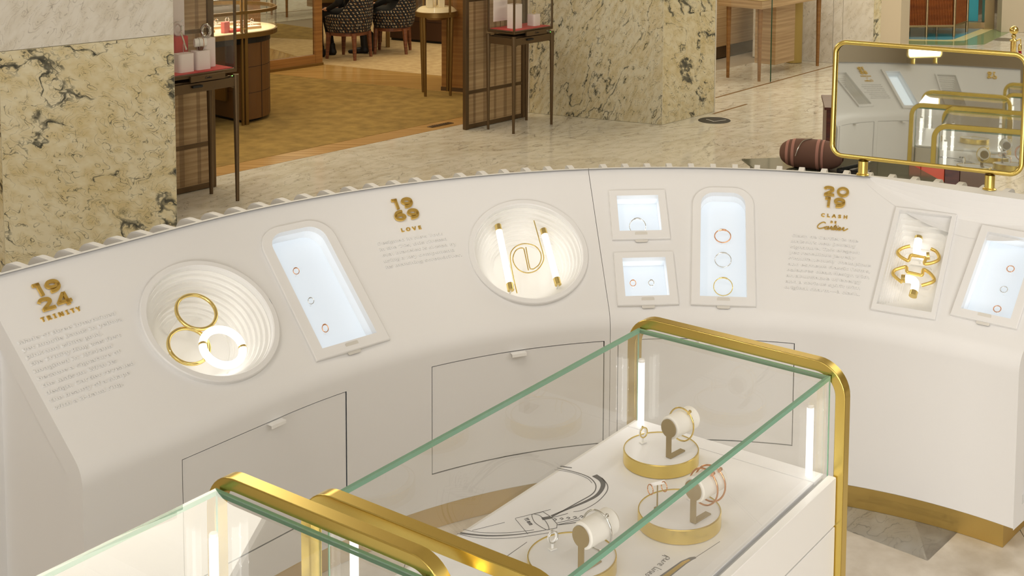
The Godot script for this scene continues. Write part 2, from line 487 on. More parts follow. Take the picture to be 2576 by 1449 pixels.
	for r in 4:
		for c in 4:
			var cols := [Color(0.80, 0.70, 0.52), Color(0.55, 0.37, 0.16), Color(0.70, 0.66, 0.58)]
			var cx := c * 16 + (8 if r % 2 else 0); var cy := r * 16 + 3
			for k in 9:
				for w in 5:
					im.set_pixel((cx + w + k / 2) % 64, (cy + k) % 64, cols[(c + r * 2) % 3])
	M.weave = tri_mat(mat(Color(1, 1, 1), 0.9), ImageTexture.create_from_image(im), Vector3(6.2, 6.2, 6.2))

# ---------------------------------------------------------------- room
const E1 := Vector3(0.6237, 0, -0.7817)   # along the shop front
const E2 := Vector3(0.7817, 0, 0.6237)    # out of the shop, across it
func ac(a: float, c: float) -> Vector2:
	var p := E1 * a + E2 * c
	return Vector2(p.x, p.z)

func poly_slab(called: String, poly: Array, y0: float, y1: float, m: Material, parent: Node3D) -> void:
	var b := MB.new()
	b.prism(PackedVector2Array(poly), y0, y1)
	obj(called, b, m, parent)

func room() -> void:
	var b := MB.new()
	b.box(Vector3(1.5, -0.16, -9.0), Vector3(23.4, 0.3, 36.4))
	var fl := struct("floor", b, M.grout)
	# marble slabs of the aisle, laid along the shop front
	var rng := RandomNumberGenerator.new(); rng.seed = 4
	var A := 1.46; var C := 1.02; var g := 0.0016
	for i in range(-1, 17):
		for j in 10:
			var a0 := i * A + (0.73 if j % 2 else 0.0); var c0 := -9.129 + j * C
			var mid := ac(a0 + A / 2, c0 + C / 2)
			if mid.y > -5.1 or mid.y < -22.0 or mid.x > 12.0 or mid.x < -8.5: continue
			var p := [ac(a0 + g, c0 + g), ac(a0 + A - g, c0 + g), ac(a0 + A - g, c0 + C - g), ac(a0 + g, c0 + C - g)]
			var s := MB.new()
			var off := Vector2(rng.randf(), rng.randf())
			var fx := 1.0 if rng.randf() < 0.5 else -1.0
			s.prism(PackedVector2Array(p), -0.01, 0.0, false)
			for k in s.uv.size():
				var q := s.uv[k]
				var w := Vector2(E1.x * q.x + E1.z * q.y, E2.x * q.x + E2.z * q.y)
				s.uv[k] = Vector2(w.x * 0.30 * fx, w.y * 0.30) + off
			obj("marble_slab", s, M.floor_m, fl)
	# beige stone inside the ring of counters
	for i in 8:
		for j in 7:
			var x0 := -5.6 + i * 1.2; var z0 := -5.15 + j * 1.2
			var s := MB.new()
			s.prism(PackedVector2Array([Vector2(x0 + g, z0 + g), Vector2(x0 + 1.2 - g, z0 + g), Vector2(x0 + 1.2 - g, z0 + 1.2 - g), Vector2(x0 + g, z0 + 1.2 - g)]), -0.01, 0.0, false)
			obj("stone_tile", s, M.stone, fl)
	# shop floor: threshold, olive carpet, wooden path, beige carpet
	poly_slab("wood_threshold", [ac(-3, -9.131), ac(12.4, -9.131), ac(12.4, -9.39), ac(-3, -9.39)], -0.01, 0.001, M.strip, fl)
	poly_slab("olive_carpet", [ac(-3, -9.39), ac(12.4, -9.39), ac(12.4, -14.8), ac(-3, -14.8)], -0.01, 0.003, M.carpet, fl)
	var d := Vector2(0.902, 0.432)
	var p1 := Vector2(-3.981, -15.33); var p2 := Vector2(-3.843, -16.217)
	poly_slab("parquet_path", [p1 - d * 3.0, p1 + d * 3.4, p2 + d * 3.2, p2 - d * 3.0], -0.01, 0.006, M.parquet, fl)
	poly_slab("beige_carpet", [p2 - d * 4.4, p2 + d * 3.2, p2 + d * 3.2 + Vector2(-3.4, -7.0), p2 - d * 4.4 + Vector2(-1.5, -7.0)], -0.01, 0.009, M.carpet_beige, fl)
	# floor grille in the threshold
	var gr := MB.new()
	gr.t = Transform3D(Basis(E1, Vector3.UP, E2), Vector3(-1.79, 0.003, -12.55) - E2 * 0.03)
	gr.box(Vector3.ZERO, Vector3(0.30, 0.006, 0.07), 0.002)
	for k in 9: gr.box(Vector3(-0.12 + k * 0.03, 0.004, 0), Vector3(0.012, 0.004, 0.05))
	obj("floor_grille", gr, M.bronze, fl)
	# walls and ceiling
	for w in [["wall_left", Vector3(-10.1, 2.3, -9.0), Vector3(0.2, 4.9, 36.4)], ["wall_right", Vector3(13.1, 2.3, -9.0), Vector3(0.2, 4.9, 36.4)],
			["wall_back", Vector3(1.5, 2.3, -27.1), Vector3(23.4, 4.9, 0.2)], ["wall_front", Vector3(1.5, 2.3, 9.1), Vector3(23.4, 4.9, 0.2)]]:
		var q := MB.new(); q.box(w[1], w[2]); struct(w[0], q, M.plaster)
	var c := MB.new(); c.box(Vector3(1.5, CEIL + 0.1, -9.0), Vector3(23.4, 0.2, 36.4)); struct("ceiling", c, M.ceiling)
	var n := 0
	for p in PANELS:
		var q := MB.new()
		q.box(p[0] - Vector3(0, 0.02, 0), Vector3(p[1].x, 0.04, p[1].y), 0.01)
		var gl := obj("ceiling_light_panel", q, glow(p[2], 1.2))
		tag(gl, ["luminous ceiling panel right of the ring of counters", "luminous ceiling panel above the viewer", "luminous ceiling panel above the left pillar", "warm luminous ceiling panel above the round showcase", "warm luminous ceiling panel above the patterned chairs", "luminous ceiling panel above the wooden desk", "luminous ceiling panel above the fluted cabinet", "luminous ceiling panel right of the middle pillar"][n], "ceiling light")
		n += 1
	n = 0
	for p in WINDOWS:
		var q := MB.new(); q.box(p[0], Vector3(p[1].x, p[1].y, 0.04), 0.01)
		var wo := struct("window_%d" % (n + 1), q, glow(Color(1.0, 0.985, 0.96), 0.9))
		var fr2 := MB.new()
		for e in [-1, 1]:
			fr2.box(p[0] + Vector3(e * p[1].x / 2, 0, 0), Vector3(0.08, p[1].y + 0.08, 0.08), 0.005)
			fr2.box(p[0] + Vector3(0, e * p[1].y / 2, 0), Vector3(p[1].x, 0.08, 0.08), 0.005)
		obj("window_frame", fr2, M.bronze, wo)
		n += 1
	n = 0
	for s in SPOTS:
		var q := MB.new()
		q.t = Transform3D(Basis.IDENTITY, s[0] + Vector3(0, 0.12, 0))
		q.lathe([Vector2(0.085, -0.05), Vector2(0.07, -0.05), Vector2(0.065, -0.005), Vector2(0.085, 0.0), Vector2(0.085, -0.05)], 20)
		var d2 := obj("downlight", q, M.white2)
		tag(d2, ["ceiling downlight left of the middle of the counter", "ceiling downlight over the glass showcase", "ceiling downlight over the left end of the counter", "ceiling downlight nearest the viewer"][n], "downlight")
		var lens := MB.new(); lens.t = q.t
		lens.lathe([Vector2(0.0001, -0.012), Vector2(0.066, -0.012)], 20)
		obj("lamp_lens", lens, glow(Color(1, 0.95, 0.88), 2.0), d2)
		n += 1

# ================================================================ counters
const ALPHA := 0.70247
const SLEN := 0.75894
const FACE := Transform3D(Basis(Vector3(1, 0, 0), Vector3(0, 0, 1), Vector3(0, -1, 0)), Vector3.ZERO)

func fr(s: float) -> Array:
	var phi := (straight if s < straight else s) / RAD
	var e := Vector3(sin(phi), 0, -cos(phi)); var tg := Vector3(cos(phi), 0, sin(phi))
	var o := e * RAD
	if s < straight: o += tg * (s - straight)
	return [o, e, tg]

func pos(s: float, off: float, y: float) -> Vector3:
	var f := fr(s)
	return f[0] + f[1] * off + Vector3(0, y, 0)

# frame on the slope: x along the counter, y up the slope, z out of it
func slope(s: float, v := 0.0, lift := 0.0) -> Transform3D:
	var f := fr(s)
	var sl: Vector3 = f[1] * cos(ALPHA) + Vector3(0, sin(ALPHA), 0)
	var n: Vector3 = f[1] * -sin(ALPHA) + Vector3(0, cos(ALPHA), 0)
	return Transform3D(Basis(f[2], sl, n), f[0] + Vector3(0, FOLD, 0) + sl * v + n * lift)

func bent(s0: float, p: Vector3) -> Vector3:   # wraps x along the curve
	var s := s0 + p.x * (1.0 if s0 < straight else RAD / (RAD + p.y * cos(ALPHA)))
	return slope(s, p.y, p.z).origin

func band(b: MB, s0: float, s1: float, p: Vector2, q: Vector2, np: Vector2, nq: Vector2, step := 0.03) -> void:
	var k := maxi(1, ceili((s1 - s0) / step))
	for i in k:
		var a := lerpf(s0, s1, float(i) / k); var c := lerpf(s0, s1, float(i + 1) / k)
		var fa := fr(a); var fc := fr(c)
		b.quadn(pos(a, p.x, p.y), pos(c, p.x, p.y), pos(c, q.x, q.y), pos(a, q.x, q.y),
			fa[1] * np.x + Vector3(0, np.y, 0), fc[1] * np.x + Vector3(0, np.y, 0), fc[1] * nq.x + Vector3(0, nq.y, 0), fa[1] * nq.x + Vector3(0, nq.y, 0))

func in_hole(h: Dictionary, s: float, v: float) -> bool:
	var u: float = (s - h.s) * (1.0 if h.s < straight else (RAD + v * cos(ALPHA)) / RAD)
	if h.has("r"): return Vector2(u, v - h.v).length() < h.r
	if absf(u) > h.hw or v < h.v0 or v > h.v1: return false
	if h.rc > 0.03 and v > h.v1 - h.rc and absf(u) > h.hw - h.rc:
		return Vector2(absf(u) - (h.hw - h.rc), v - (h.v1 - h.rc)).length() < h.rc
	return true

func counter(called: String, label: String, s0: float, s1: float, doors: Array, holes: Array, at: Transform3D, fin_from: float) -> Node3D:
	var root := thing(called, label, "display counter", at)
	var b := MB.new()
	var nf := Vector2(-1, 0); var ns := Vector2(-sin(ALPHA), cos(ALPHA)); var up := Vector2(0, 1)
	# front, cut open where the doors are
	var xs := [s0]
	for d in doors: xs += [d[0], d[1]]
	xs.append(s1)
	for i in range(0, xs.size(), 2): band(b, xs[i], xs[i + 1], Vector2(0, DOORBOT), Vector2(0, DOORTOP), nf, nf)
	band(b, s0, s1, Vector2(0.012, BASEH), Vector2(0, BASEH + 0.008), Vector2(0, -1), nf)
	band(b, s0, s1, Vector2(0.03, BASEH), Vector2(0.012, BASEH), Vector2(0, -1), Vector2(0, -1))
	band(b, s0, s1, Vector2(0, BASEH + 0.008), Vector2(0, DOORBOT), nf, nf)
	band(b, s0, s1, Vector2(0, DOORTOP), Vector2(0, FOLD - 0.05), nf, nf)
	# rounded fold
	var fold := []
	var c0 := Vector2(0, FOLD - 0.05); var c1 := Vector2(cos(ALPHA) * 0.05, FOLD + sin(ALPHA) * 0.05); var cm := Vector2(0, FOLD)
	for k in 7:
		var t := k / 6.0
		fold.append([c0.lerp(cm, t).lerp(cm.lerp(c1, t), t), nf.slerp(ns, t)])
	for k in 6: band(b, s0, s1, fold[k][0], fold[k + 1][0], fold[k][1], fold[k + 1][1])
	# slope with openings
	var lo := 0.05; var hi := SLEN - 0.045
	var cell := 0.0125
	var k := ceili((s1 - s0) / cell)
	var rows := ceili((hi - lo) / cell)
	for i in k:
		var a := lerpf(s0, s1, float(i) / k); var c := lerpf(s0, s1, float(i + 1) / k); var m := (a + c) / 2
		var spans := []
		var start := lo
		var open := false
		for j in rows:
			var v := lerpf(lo, hi, (j + 0.5) / rows)
			var hole := false
			for h in holes:
				if absf(h.s - m) < 0.3 and in_hole(h, m, v): hole = true
			if hole and not open: spans.append([start, lerpf(lo, hi, float(j) / rows)]); open = true
			elif open and not hole: start = lerpf(lo, hi, float(j) / rows); open = false
		if not open: spans.append([start, hi])
		var A := slope(a); var C := slope(c)
		for sp in spans:
			if sp[1] - sp[0] < 0.001: continue
			b.quadn(A.origin + A.basis.y * sp[0], C.origin + C.basis.y * sp[0], C.origin + C.basis.y * sp[1], A.origin + A.basis.y * sp[1], A.basis.z, C.basis.z, C.basis.z, A.basis.z)
	# rounded top edge, flat strip, back
	var t0 := Vector2(cos(ALPHA) * hi, FOLD + sin(ALPHA) * hi)
	var t1 := Vector2(RUN - 0.022, TOPH)
	var tm := t0 + Vector2(cos(ALPHA), sin(ALPHA)) * ((TOPH - t0.y) / sin(ALPHA))
	var prev := [t0, ns]
	for j in range(1, 5):
		var t := j / 4.0
		var nx := [t0.lerp(tm, t).lerp(tm.lerp(t1, t), t), ns.slerp(up, t)]
		band(b, s0, s1, prev[0], nx[0], prev[1], nx[1]); prev = nx
	band(b, s0, s1, t1, Vector2(RUN - 0.004, TOPH), up, up)
	band(b, s0, s1, Vector2(RUN - 0.004, TOPH), Vector2(RUN, TOPH - 0.004), up, Vector2(1, 0))
	band(b, s0, s1, Vector2(RUN, TOPH - 0.004), Vector2(RUN, BASEH), Vector2(1, 0), Vector2(1, 0))
	band(b, s0, s1, Vector2(RUN, BASEH), Vector2(0.03, BASEH), Vector2(0, -1), Vector2(0, -1))
	obj("body", b, M.white, root)
	# brass plinth
	var p := MB.new()
	band(p, s0 + 0.04, s1 - 0.05, Vector2(0.03, 0.001), Vector2(0.03, BASEH), nf, nf)
	band(p, s0 + 0.04, s1 - 0.05, Vector2(RUN - 0.03, 0.001), Vector2(RUN - 0.03, BASEH), -nf, -nf)
	for s in [s0 + 0.04, s1 - 0.05]:
		var f := fr(s)
		p.quad(pos(s, 0.03, 0.001), pos(s, RUN - 0.03, 0.001), pos(s, RUN - 0.03, BASEH), pos(s, 0.03, BASEH), f[2] * (-1.0 if s < (s0 + s1) / 2 else 1.0))
	obj("plinth", p, M.kick, root)
	# end panels: a rim and a field set back in it
	for s in [s0, s1]:
		var sg := -1.0 if s == s0 else 1.0
		var f := fr(s); var nn: Vector3 = f[2] * sg
		var ol := [Vector2(0, BASEH)]
		for q in fold: ol.append(q[0])
		ol += [t0, t0.lerp(tm, 0.5).lerp(tm.lerp(t1, 0.5), 0.5), t1, Vector2(RUN, TOPH - 0.004), Vector2(RUN, BASEH)]
		var inn := Geometry2D.offset_polygon(PackedVector2Array(ol), -0.075, Geometry2D.JOIN_MITER)
		var e := MB.new()
		var rim := PackedVector2Array(ol)
		var field: PackedVector2Array = inn[0]
		# rim as the outline minus the field, cut along a slit
		var best := 0; var bd := 9.0
		for q in field.size():
			if field[q].distance_to(ol[0]) < bd: bd = field[q].distance_to(ol[0]); best = q
		var cut := PackedVector2Array()
		for q in rim.size() + 1: cut.append(rim[q % rim.size()] + (Vector2(1e-5, 0) if q == rim.size() else Vector2.ZERO))
		var same := Geometry2D.is_polygon_clockwise(rim) == Geometry2D.is_polygon_clockwise(field)
		for q in field.size() + 1:
			var idx: int = (best - q + field.size() * 2) % field.size() if same else (best + q) % field.size()
			cut.append(field[idx] + (Vector2(0, 1e-5) if q == field.size() else Vector2.ZERO))
		var tr := Geometry2D.triangulate_polygon(cut)
		for q in range(0, tr.size(), 3):
			var P := []
			for w in 3: P.append(pos(s, cut[tr[q + w]].x, cut[tr[q + w]].y))
			e.tri(P[0], P[1], P[2], nn, nn, nn)
		for q in field.size():
			var u := field[q]; var w := field[(q + 1) % field.size()]
			var din := nn * -0.03
			var mid: Vector2 = Vector2(0.3, 0.6) - (u + w) / 2
			e.quad(pos(s, u.x, u.y), pos(s, w.x, w.y), pos(s, w.x, w.y) + din, pos(s, u.x, u.y) + din, f[1] * mid.x + Vector3(0, mid.y, 0))
		tr = Geometry2D.triangulate_polygon(field)
		for q in range(0, tr.size(), 3):
			var P := []
			for w in 3: P.append(pos(s, field[tr[q + w]].x, field[tr[q + w]].y) - nn * 0.03)
			e.tri(P[0], P[1], P[2], nn, nn, nn)
		obj("end_panel", e, M.white, root)
	# doors
	var g := 0.0035
	for d in doors:
		var q := MB.new()
		var a: float = d[0] + g; var c: float = d[1] - g
		band(q, a, c, Vector2(0.002, DOORBOT + g), Vector2(0.002, DOORTOP - g), nf, nf)
		band(q, a, c, Vector2(0.002, DOORTOP - g), Vector2(0.02, DOORTOP - g), up, up)
		band(q, a, c, Vector2(0.02, DOORBOT + g), Vector2(0.002, DOORBOT + g), -up, -up)
		for s in [a, c]: q.quad(pos(s, 0.002, DOORBOT + g), pos(s, 0.02, DOORBOT + g), pos(s, 0.02, DOORTOP - g), pos(s, 0.002, DOORTOP - g), fr(s)[2] * (-1.0 if s == a else 1.0))
		var door := obj("door", q, M.white, root)
		var cav := MB.new()
		band(cav, d[0] - 0.004, d[1] + 0.004, Vector2(0.024, DOORBOT - 0.004), Vector2(0.024, DOORTOP + 0.004), nf, nf)
		obj("recess", cav, M.gap, door)
		var mid: float = d[2] if d.size() > 2 else (d[0] + d[1]) / 2
		var f := fr(mid)
		var hb := MB.new()
		hb.t = Transform3D(Basis(f[2], Vector3.UP, -f[1]), pos(mid, 0, DOORTOP - 0.006))
		hb.box(Vector3(0, 0, 0.012), Vector3(0.062, 0.005, 0.03), 0.0015)
		hb.box(Vector3(0, -0.006, 0.0245), Vector3(0.062, 0.012, 0.005), 0.0015)
		obj("handle", hb, M.white2, door)
	# fins standing on the back
	var fin := MB.new()
	var w2 := 0.0125; var dep := 0.155; var rr := 0.08
	var pr := PackedVector2Array([Vector2(0, BASEH), Vector2(dep, BASEH), Vector2(dep, TOPH - 0.004 - rr)])
	for j in range(1, 8):
		var a := PI / 2 * j / 7.0
		pr.append(Vector2(dep - rr + cos(a) * rr, TOPH - 0.004 - rr + sin(a) * rr))
	pr.append(Vector2(0, TOPH - 0.004))
	fin.t = Transform3D(Basis(Vector3(1, 0, 0), Vector3(0, 0, 1), Vector3(0, 1, 0)), Vector3.ZERO)
	fin.prism(pr, -w2, w2)
	var fm := fin.mesh()
	var so := fin_from
	while so > s0 + 0.01: so -= 0.0985 * RAD / (RAD + RUN)
	var st := so
	while st < s1 - 0.008:
		if st > s0 + 0.008:
			var f := fr(st)
			var o := obj("fin", fm, M.white, root)
			o.transform = Transform3D(Basis(f[1], Vector3.UP, f[1].cross(Vector3.UP)), pos(st, RUN - 0.003, 0))
		st += 0.0985 * (RAD / (RAD + RUN) if st > straight else 0.97)
	return root

func outline(hw: float, v0: float, v1: float, rc: float, inset := 0.0) -> Array:
	hw -= inset; v0 += inset; v1 -= inset; rc = maxf(rc - inset, 0.002)
	var o := [Vector2(-hw, v0)]
	for k in 9:
		var a := PI - PI / 2 * k / 8.0
		o.append(Vector2(-hw + rc + cos(a) * rc, v1 - rc + sin(a) * rc))
	for k in 9:
		var a := PI / 2 - PI / 2 * k / 8.0
		o.append(Vector2(hw - rc + cos(a) * rc, v1 - rc + sin(a) * rc))
	o.append(Vector2(hw, v0))
	return o

func loft(b: MB, A: Array, za: float, B: Array, zb: float, inward := false, c := Vector2.ZERO) -> void:
	for i in A.size():
		var j := (i + 1) % A.size()
		var d: Vector2 = A[j] - A[i]
		var o := Vector3(-d.y, d.x, 0)
		var mid: Vector2 = (A[i] + A[j]) / 2 - c
		if o.x * mid.x + o.y * mid.y < 0: o = -o
		if inward: o = -o
		b.quad(Vector3(A[i].x, A[i].y, za), Vector3(A[j].x, A[j].y, za), Vector3(B[j].x, B[j].y, zb), Vector3(B[i].x, B[i].y, zb), o * 0.2 + Vector3(0, 0, 1) * (A[i].distance_to(B[i])))

func flat_poly(b: MB, P: Array, z: float) -> void:
	var pv := PackedVector2Array(P)
	var tr := Geometry2D.triangulate_polygon(pv)
	for q in range(0, tr.size(), 3):
		var a: Vector2 = pv[tr[q]]; var c: Vector2 = pv[tr[q + 1]]; var d: Vector2 = pv[tr[q + 2]]
		b.tri(Vector3(a.x, a.y, z), Vector3(c.x, c.y, z), Vector3(d.x, d.y, z), Vector3.BACK, Vector3.BACK, Vector3.BACK)

# a lit case let into the slope: outer half width, heights, corner; inner half width, heights, corner
func window(root: Node3D, s: float, hw: float, v0: float, v1: float, rc: float, hi: float, i0: float, i1: float, ri: float, depth := 0.055, stepped := false, tab := true) -> void:
	var lift := 0.017
	var b := MB.new()
	var O := outline(hw, v0, v1, rc); var O2 := outline(hw, v0, v1, rc, 0.003)
	var I := outline(hi, i0, i1, ri)
	var c := Vector2(0, (v0 + v1) / 2)
	loft(b, O, -0.03, O, lift - 0.003, false, c)
	loft(b, O, lift - 0.003, O2, lift, false, c)
	loft(b, O2, lift, I, lift, false, c)
	loft(b, I, lift, I, -0.012, true, c)
	var f := obj("window_frame", b, M.white, root)
	f.transform = slope(s)
	var t := MB.new()
	if stepped:
		var prev := I; var z := -0.012
		for k in 9:
			var nx := outline(hi - 0.0065 * (k + 1), i0 + 0.011 * (k + 1), i1 - 0.021 * (k + 1), 0.018)
			loft(t, prev, z, nx, z, false, c)
			loft(t, nx, z, nx, z - 0.011, true, c)
			z -= 0.011; prev = nx
		flat_poly(t, prev, z)
		obj("stepped_recess", t, M.white2, f)
	else:
		loft(t, I, -0.012, I, -depth, true, c)
		obj("tray", t, M.tray, f)
		var q := MB.new()
		flat_poly(q, outline(hi, i0, i1, ri), -depth)
		obj("light_panel", q, M.panel_light, f)
		var l := AreaLight3D.new()
		l.name = "light_panel_light"
		l.area_size = Vector2(hi * 1.8, (i1 - i0) * 0.9); l.light_energy = 0.010; l.light_color = Color(0.92, 0.96, 1.0)
		l.area_range = 30; l.area_attenuation = 2.0; l.shadow_enabled = true
		add_child(l, true)
		l.transform = root.transform * slope(s) * Transform3D(Basis(Vector3.UP, PI), Vector3(0, (i0 + i1) / 2, -depth + 0.004))
	var p := MB.new()
	flat_poly(p, outline(hi - 0.0005, i0 + 0.0005, i1 - 0.0005, ri), lift - 0.005)
	obj("glass_pane", p, M.pane_w, f)
	if tab:
		var w := MB.new()
		var y := v0 + 0.034
		w.t = Transform3D(Basis(Vector3.RIGHT, 0.30), Vector3(0, y, lift + 0.001))
		var R := round_rect(0.054, 0.046, 0.006, 4, -0.023)
		flat_poly(w, R, 0.003)
		loft(w, R, 0.0, R, 0.003, false, Vector2(0, -0.023))
		obj("pull_tab", w, M.tabm, f)

# a round porthole with stepped rings going down into the slope
func porthole(root: Node3D, s: float, v: float) -> void:
	var b := MB.new(); b.t = FACE
	var l := 0.016
	b.lathe([Vector2(0.2556, -0.04), Vector2(0.2556, l), Vector2(0.2525, l + 0.004), Vector2(0.2345, l + 0.004), Vector2(0.2306, l), Vector2(0.2306, -0.004)], 72)
	var f := obj("porthole_frame", b, M.white, root)
	f.transform = slope(s, v)
	var t := MB.new(); t.t = FACE
	var pr := [Vector2(0.2306, -0.004), Vector2(0.2275, -0.004)]
	var r := 0.2275; var z := -0.004
	for k in 8:
		z -= 0.0165; pr.append(Vector2(r, z + 0.002)); pr.append(Vector2(r - 0.002, z))
		r -= 0.012; pr.append(Vector2(r, z))
	z -= 0.012; pr.append(Vector2(r, z)); pr.append(Vector2(0.0001, z))
	t.lathe(pr, 64)
	obj("stepped_recess", t, M.white2, f)
	var p := MB.new(); p.t = FACE
	p.lathe([Vector2(0.0001, l - 0.004), Vector2(0.2304, l - 0.004)], 48)
	obj("glass_pane", p, M.pane_w, f)

# ---------------------------------------------------------------- lettering
var FONT: SystemFont
func text_arrays(text: String, depth: float) -> Array:
	var tm := TextMesh.new()
	if FONT == null:
		FONT = SystemFont.new(); FONT.font_names = PackedStringArray(["Droid Sans"]); FONT.font_weight = 700
	tm.font = FONT; tm.font_size = 24; tm.pixel_size = 0.01; tm.depth = depth / 1.0; tm.curve_step = 1.0
	tm.text = text; tm.horizontal_alignment = HORIZONTAL_ALIGNMENT_LEFT; tm.vertical_alignment = VERTICAL_ALIGNMENT_TOP
	var a := tm.get_mesh_arrays()
	return [a, FONT.get_ascent(24) * 0.01]

# raised letters; x runs from 0, y from the baseline; scaled to width or by sx, letters cap high
func text_mesh(text: String, cap: float, width: float, sx: float, depth: float, map: Callable, centre := false) -> Array:
	var got := text_arrays(text, 0.05)
	var a: Array = got[0]
	var v: PackedVector3Array = a[Mesh.ARRAY_VERTEX]; var n: PackedVector3Array = a[Mesh.ARRAY_NORMAL]
	var lo := 1e9; var hi := -1e9
	for q in v: lo = minf(lo, q.x); hi = maxf(hi, q.x)
	var sy := cap / (0.24 * 0.714)
	var k := width / (hi - lo) if width > 0 else sx
	var m := ArrayMesh.new()
	var w := PackedVector3Array(); w.resize(v.size())
	for i in v.size():
		var q := v[i]
		w[i] = map.call(Vector3((q.x - lo) * k - ((hi - lo) * k / 2 if centre else 0.0), (q.y + got[1]) * sy, (q.z / 0.05 + 0.5) * depth))
	var st := SurfaceTool.new()
	st.begin(Mesh.PRIMITIVE_TRIANGLES)
	st.set_smooth_group(-1)
	var idx = a[Mesh.ARRAY_INDEX]
	if idx != null and idx.size() > 0:
		for i in idx: st.add_vertex(w[i])
	else:
		for q in w: st.add_vertex(q)
	st.generate_normals()
	return [st.commit(), k]

func paragraph(root: Node3D, lines: Array, s: float, u: float, v: float, pitch: float, first_w: float) -> void:
	var k := 0.0
	for i in lines.size():
		var y := v - pitch * i
		var got := text_mesh(lines[i], 0.0135, first_w if i == 0 else -1.0, k, 0.0035, func(p): return bent(s, Vector3(u + p.x, y + p.y, p.z)))
		k = got[1]
		obj("text_line", got[0], M.white, root)

func heading(root: Node3D, text: String, s: float, v: float, w: float, cap: float) -> void:
	var spaced := ""
	for k in text.length(): spaced += text[k] + (" " if k < text.length() - 1 else "")
	var got := text_mesh(spaced, cap, w, 0, 0.005, func(p): return bent(s, Vector3(p.x, v + p.y, p.z)), true)
	obj("heading", got[0], M.letters, root)

func digit_strokes(c: String) -> Array:
	match c:
		"1": return [[[Vector2(0.02, 0.885), Vector2(0.50, 0.885)], false], [[Vector2(0.37, 0.98), Vector2(0.37, 0.0)], false]]
		"9": return [[ring2(0.5, 0.65, 0.38, 0.235), true], [rope([Vector2(0.88, 0.62), Vector2(0.87, 0.42), Vector2(0.74, 0.22), Vector2(0.5, 0.13), Vector2(0.2, 0.12)]), false]]
		"6": return [[ring2(0.5, 0.35, 0.38, 0.235), true], [rope([Vector2(0.12, 0.38), Vector2(0.13, 0.58), Vector2(0.26, 0.78), Vector2(0.5, 0.87), Vector2(0.8, 0.88)]), false]]
		"2": return [[rope([Vector2(0.06, 0.70), Vector2(0.2, 0.85), Vector2(0.46, 0.885), Vector2(0.74, 0.81), Vector2(0.78, 0.62), Vector2(0.6, 0.45), Vector2(0.18, 0.17)]), false], [[Vector2(0.06, 0.115), Vector2(0.95, 0.115)], false]]
		"4": return [[[Vector2(0.66, 0.96), Vector2(0.12, 0.35)], false], [[Vector2(0.0, 0.29), Vector2(1.0, 0.29)], false], [[Vector2(0.70, 1.0), Vector2(0.70, 0.0)], false]]
		"0": return [[ring2(0.5, 0.5, 0.42, 0.385), true]]
		"8": return [[ring2(0.5, 0.73, 0.33, 0.16), true], [ring2(0.5, 0.29, 0.38, 0.19), true]]
		"5": return [[[Vector2(0.9, 0.885), Vector2(0.14, 0.885)], false], [rope([Vector2(0.2, 0.9), Vector2(0.19, 0.56), Vector2(0.5, 0.60), Vector2(0.85, 0.42), Vector2(0.74, 0.17), Vector2(0.42, 0.11), Vector2(0.08, 0.16)]), false]]
	return []

func ring2(x: float, y: float, rx: float, ry: float) -> Array:
	var o := []
	for k in 28: o.append(Vector2(x + cos(TAU * k / 28) * rx, y + sin(TAU * k / 28) * ry))
	return o

func numeral(root: Node3D, c: String, s: float, u: float, v: float, w: float, h: float) -> void:
	var b := MB.new()
	for st in digit_strokes(c):
		var pts := []
		for p in st[0]: pts.append(Vector2(p.x * w, p.y * h))
		b.stroke(pts, h * 0.225, 0.008, st[1])
	var o := obj("numeral", b, M.letters, root)
	o.transform = slope(s, v) * Transform3D(Basis.IDENTITY, Vector3(u, 0, 0.004))

func year(root: Node3D, s: float, top: String, bottom: String) -> void:
	var h := 0.051; var w := 0.050
	var rows := [[top, 0.626], [bottom, 0.567]]
	for r in rows:
		var t: String = r[0]
		var w0 := w * (0.62 if t[0] == "1" else 1.0); var w1 := w * (0.62 if t[1] == "1" else 1.0)
		var total := w0 + w1 + 0.009
		numeral(root, t[0], s, -total / 2, r[1], w if t[0] == "1" else w0, h)
		numeral(root, t[1], s, -total / 2 + w0 + 0.009, r[1], w1, h)

func script_word(b: MB, w: float, width: float, h := 0.003) -> void:   # a name in flowing handwriting
	var L := [[Vector2(.235, .36), Vector2(.2, .41), Vector2(.13, .40), Vector2(.06, .30), Vector2(.02, .16), Vector2(.04, .04), Vector2(.11, .0), Vector2(.2, .05), Vector2(.27, .13)],
		[Vector2(.36, .15), Vector2(.31, .16), Vector2(.27, .09), Vector2(.28, .01), Vector2(.32, .0), Vector2(.36, .08), Vector2(.375, .16), Vector2(.365, .04), Vector2(.385, .0), Vector2(.42, .06), Vector2(.45, .16), Vector2(.455, .19), Vector2(.48, .16), Vector2(.475, .05), Vector2(.49, 0), Vector2(.52, .05), Vector2(.58, .30), Vector2(.55, .05), Vector2(.565, .0), Vector2(.60, .05), Vector2(.64, .16), Vector2(.63, .03), Vector2(.65, 0), Vector2(.68, .06), Vector2(.74, .10), Vector2(.76, .15), Vector2(.73, .17), Vector2(.69, .10), Vector2(.71, .01), Vector2(.76, .01), Vector2(.81, .07), Vector2(.84, .17), Vector2(.87, .17), Vector2(.865, .06), Vector2(.88, .0), Vector2(.93, .03), Vector2(1.0, .14)],
		[Vector2(.53, .2), Vector2(.63, .22)], [Vector2(.66, .25), Vector2(.675, .265)]]
	for l in L:
		var pts := []
		for p in rope(l, 4): pts.append(Vector2((p.x - 0.5 + p.y * 0.12) * width, p.y * width * 0.62))
		b.stroke(pts, w, h)

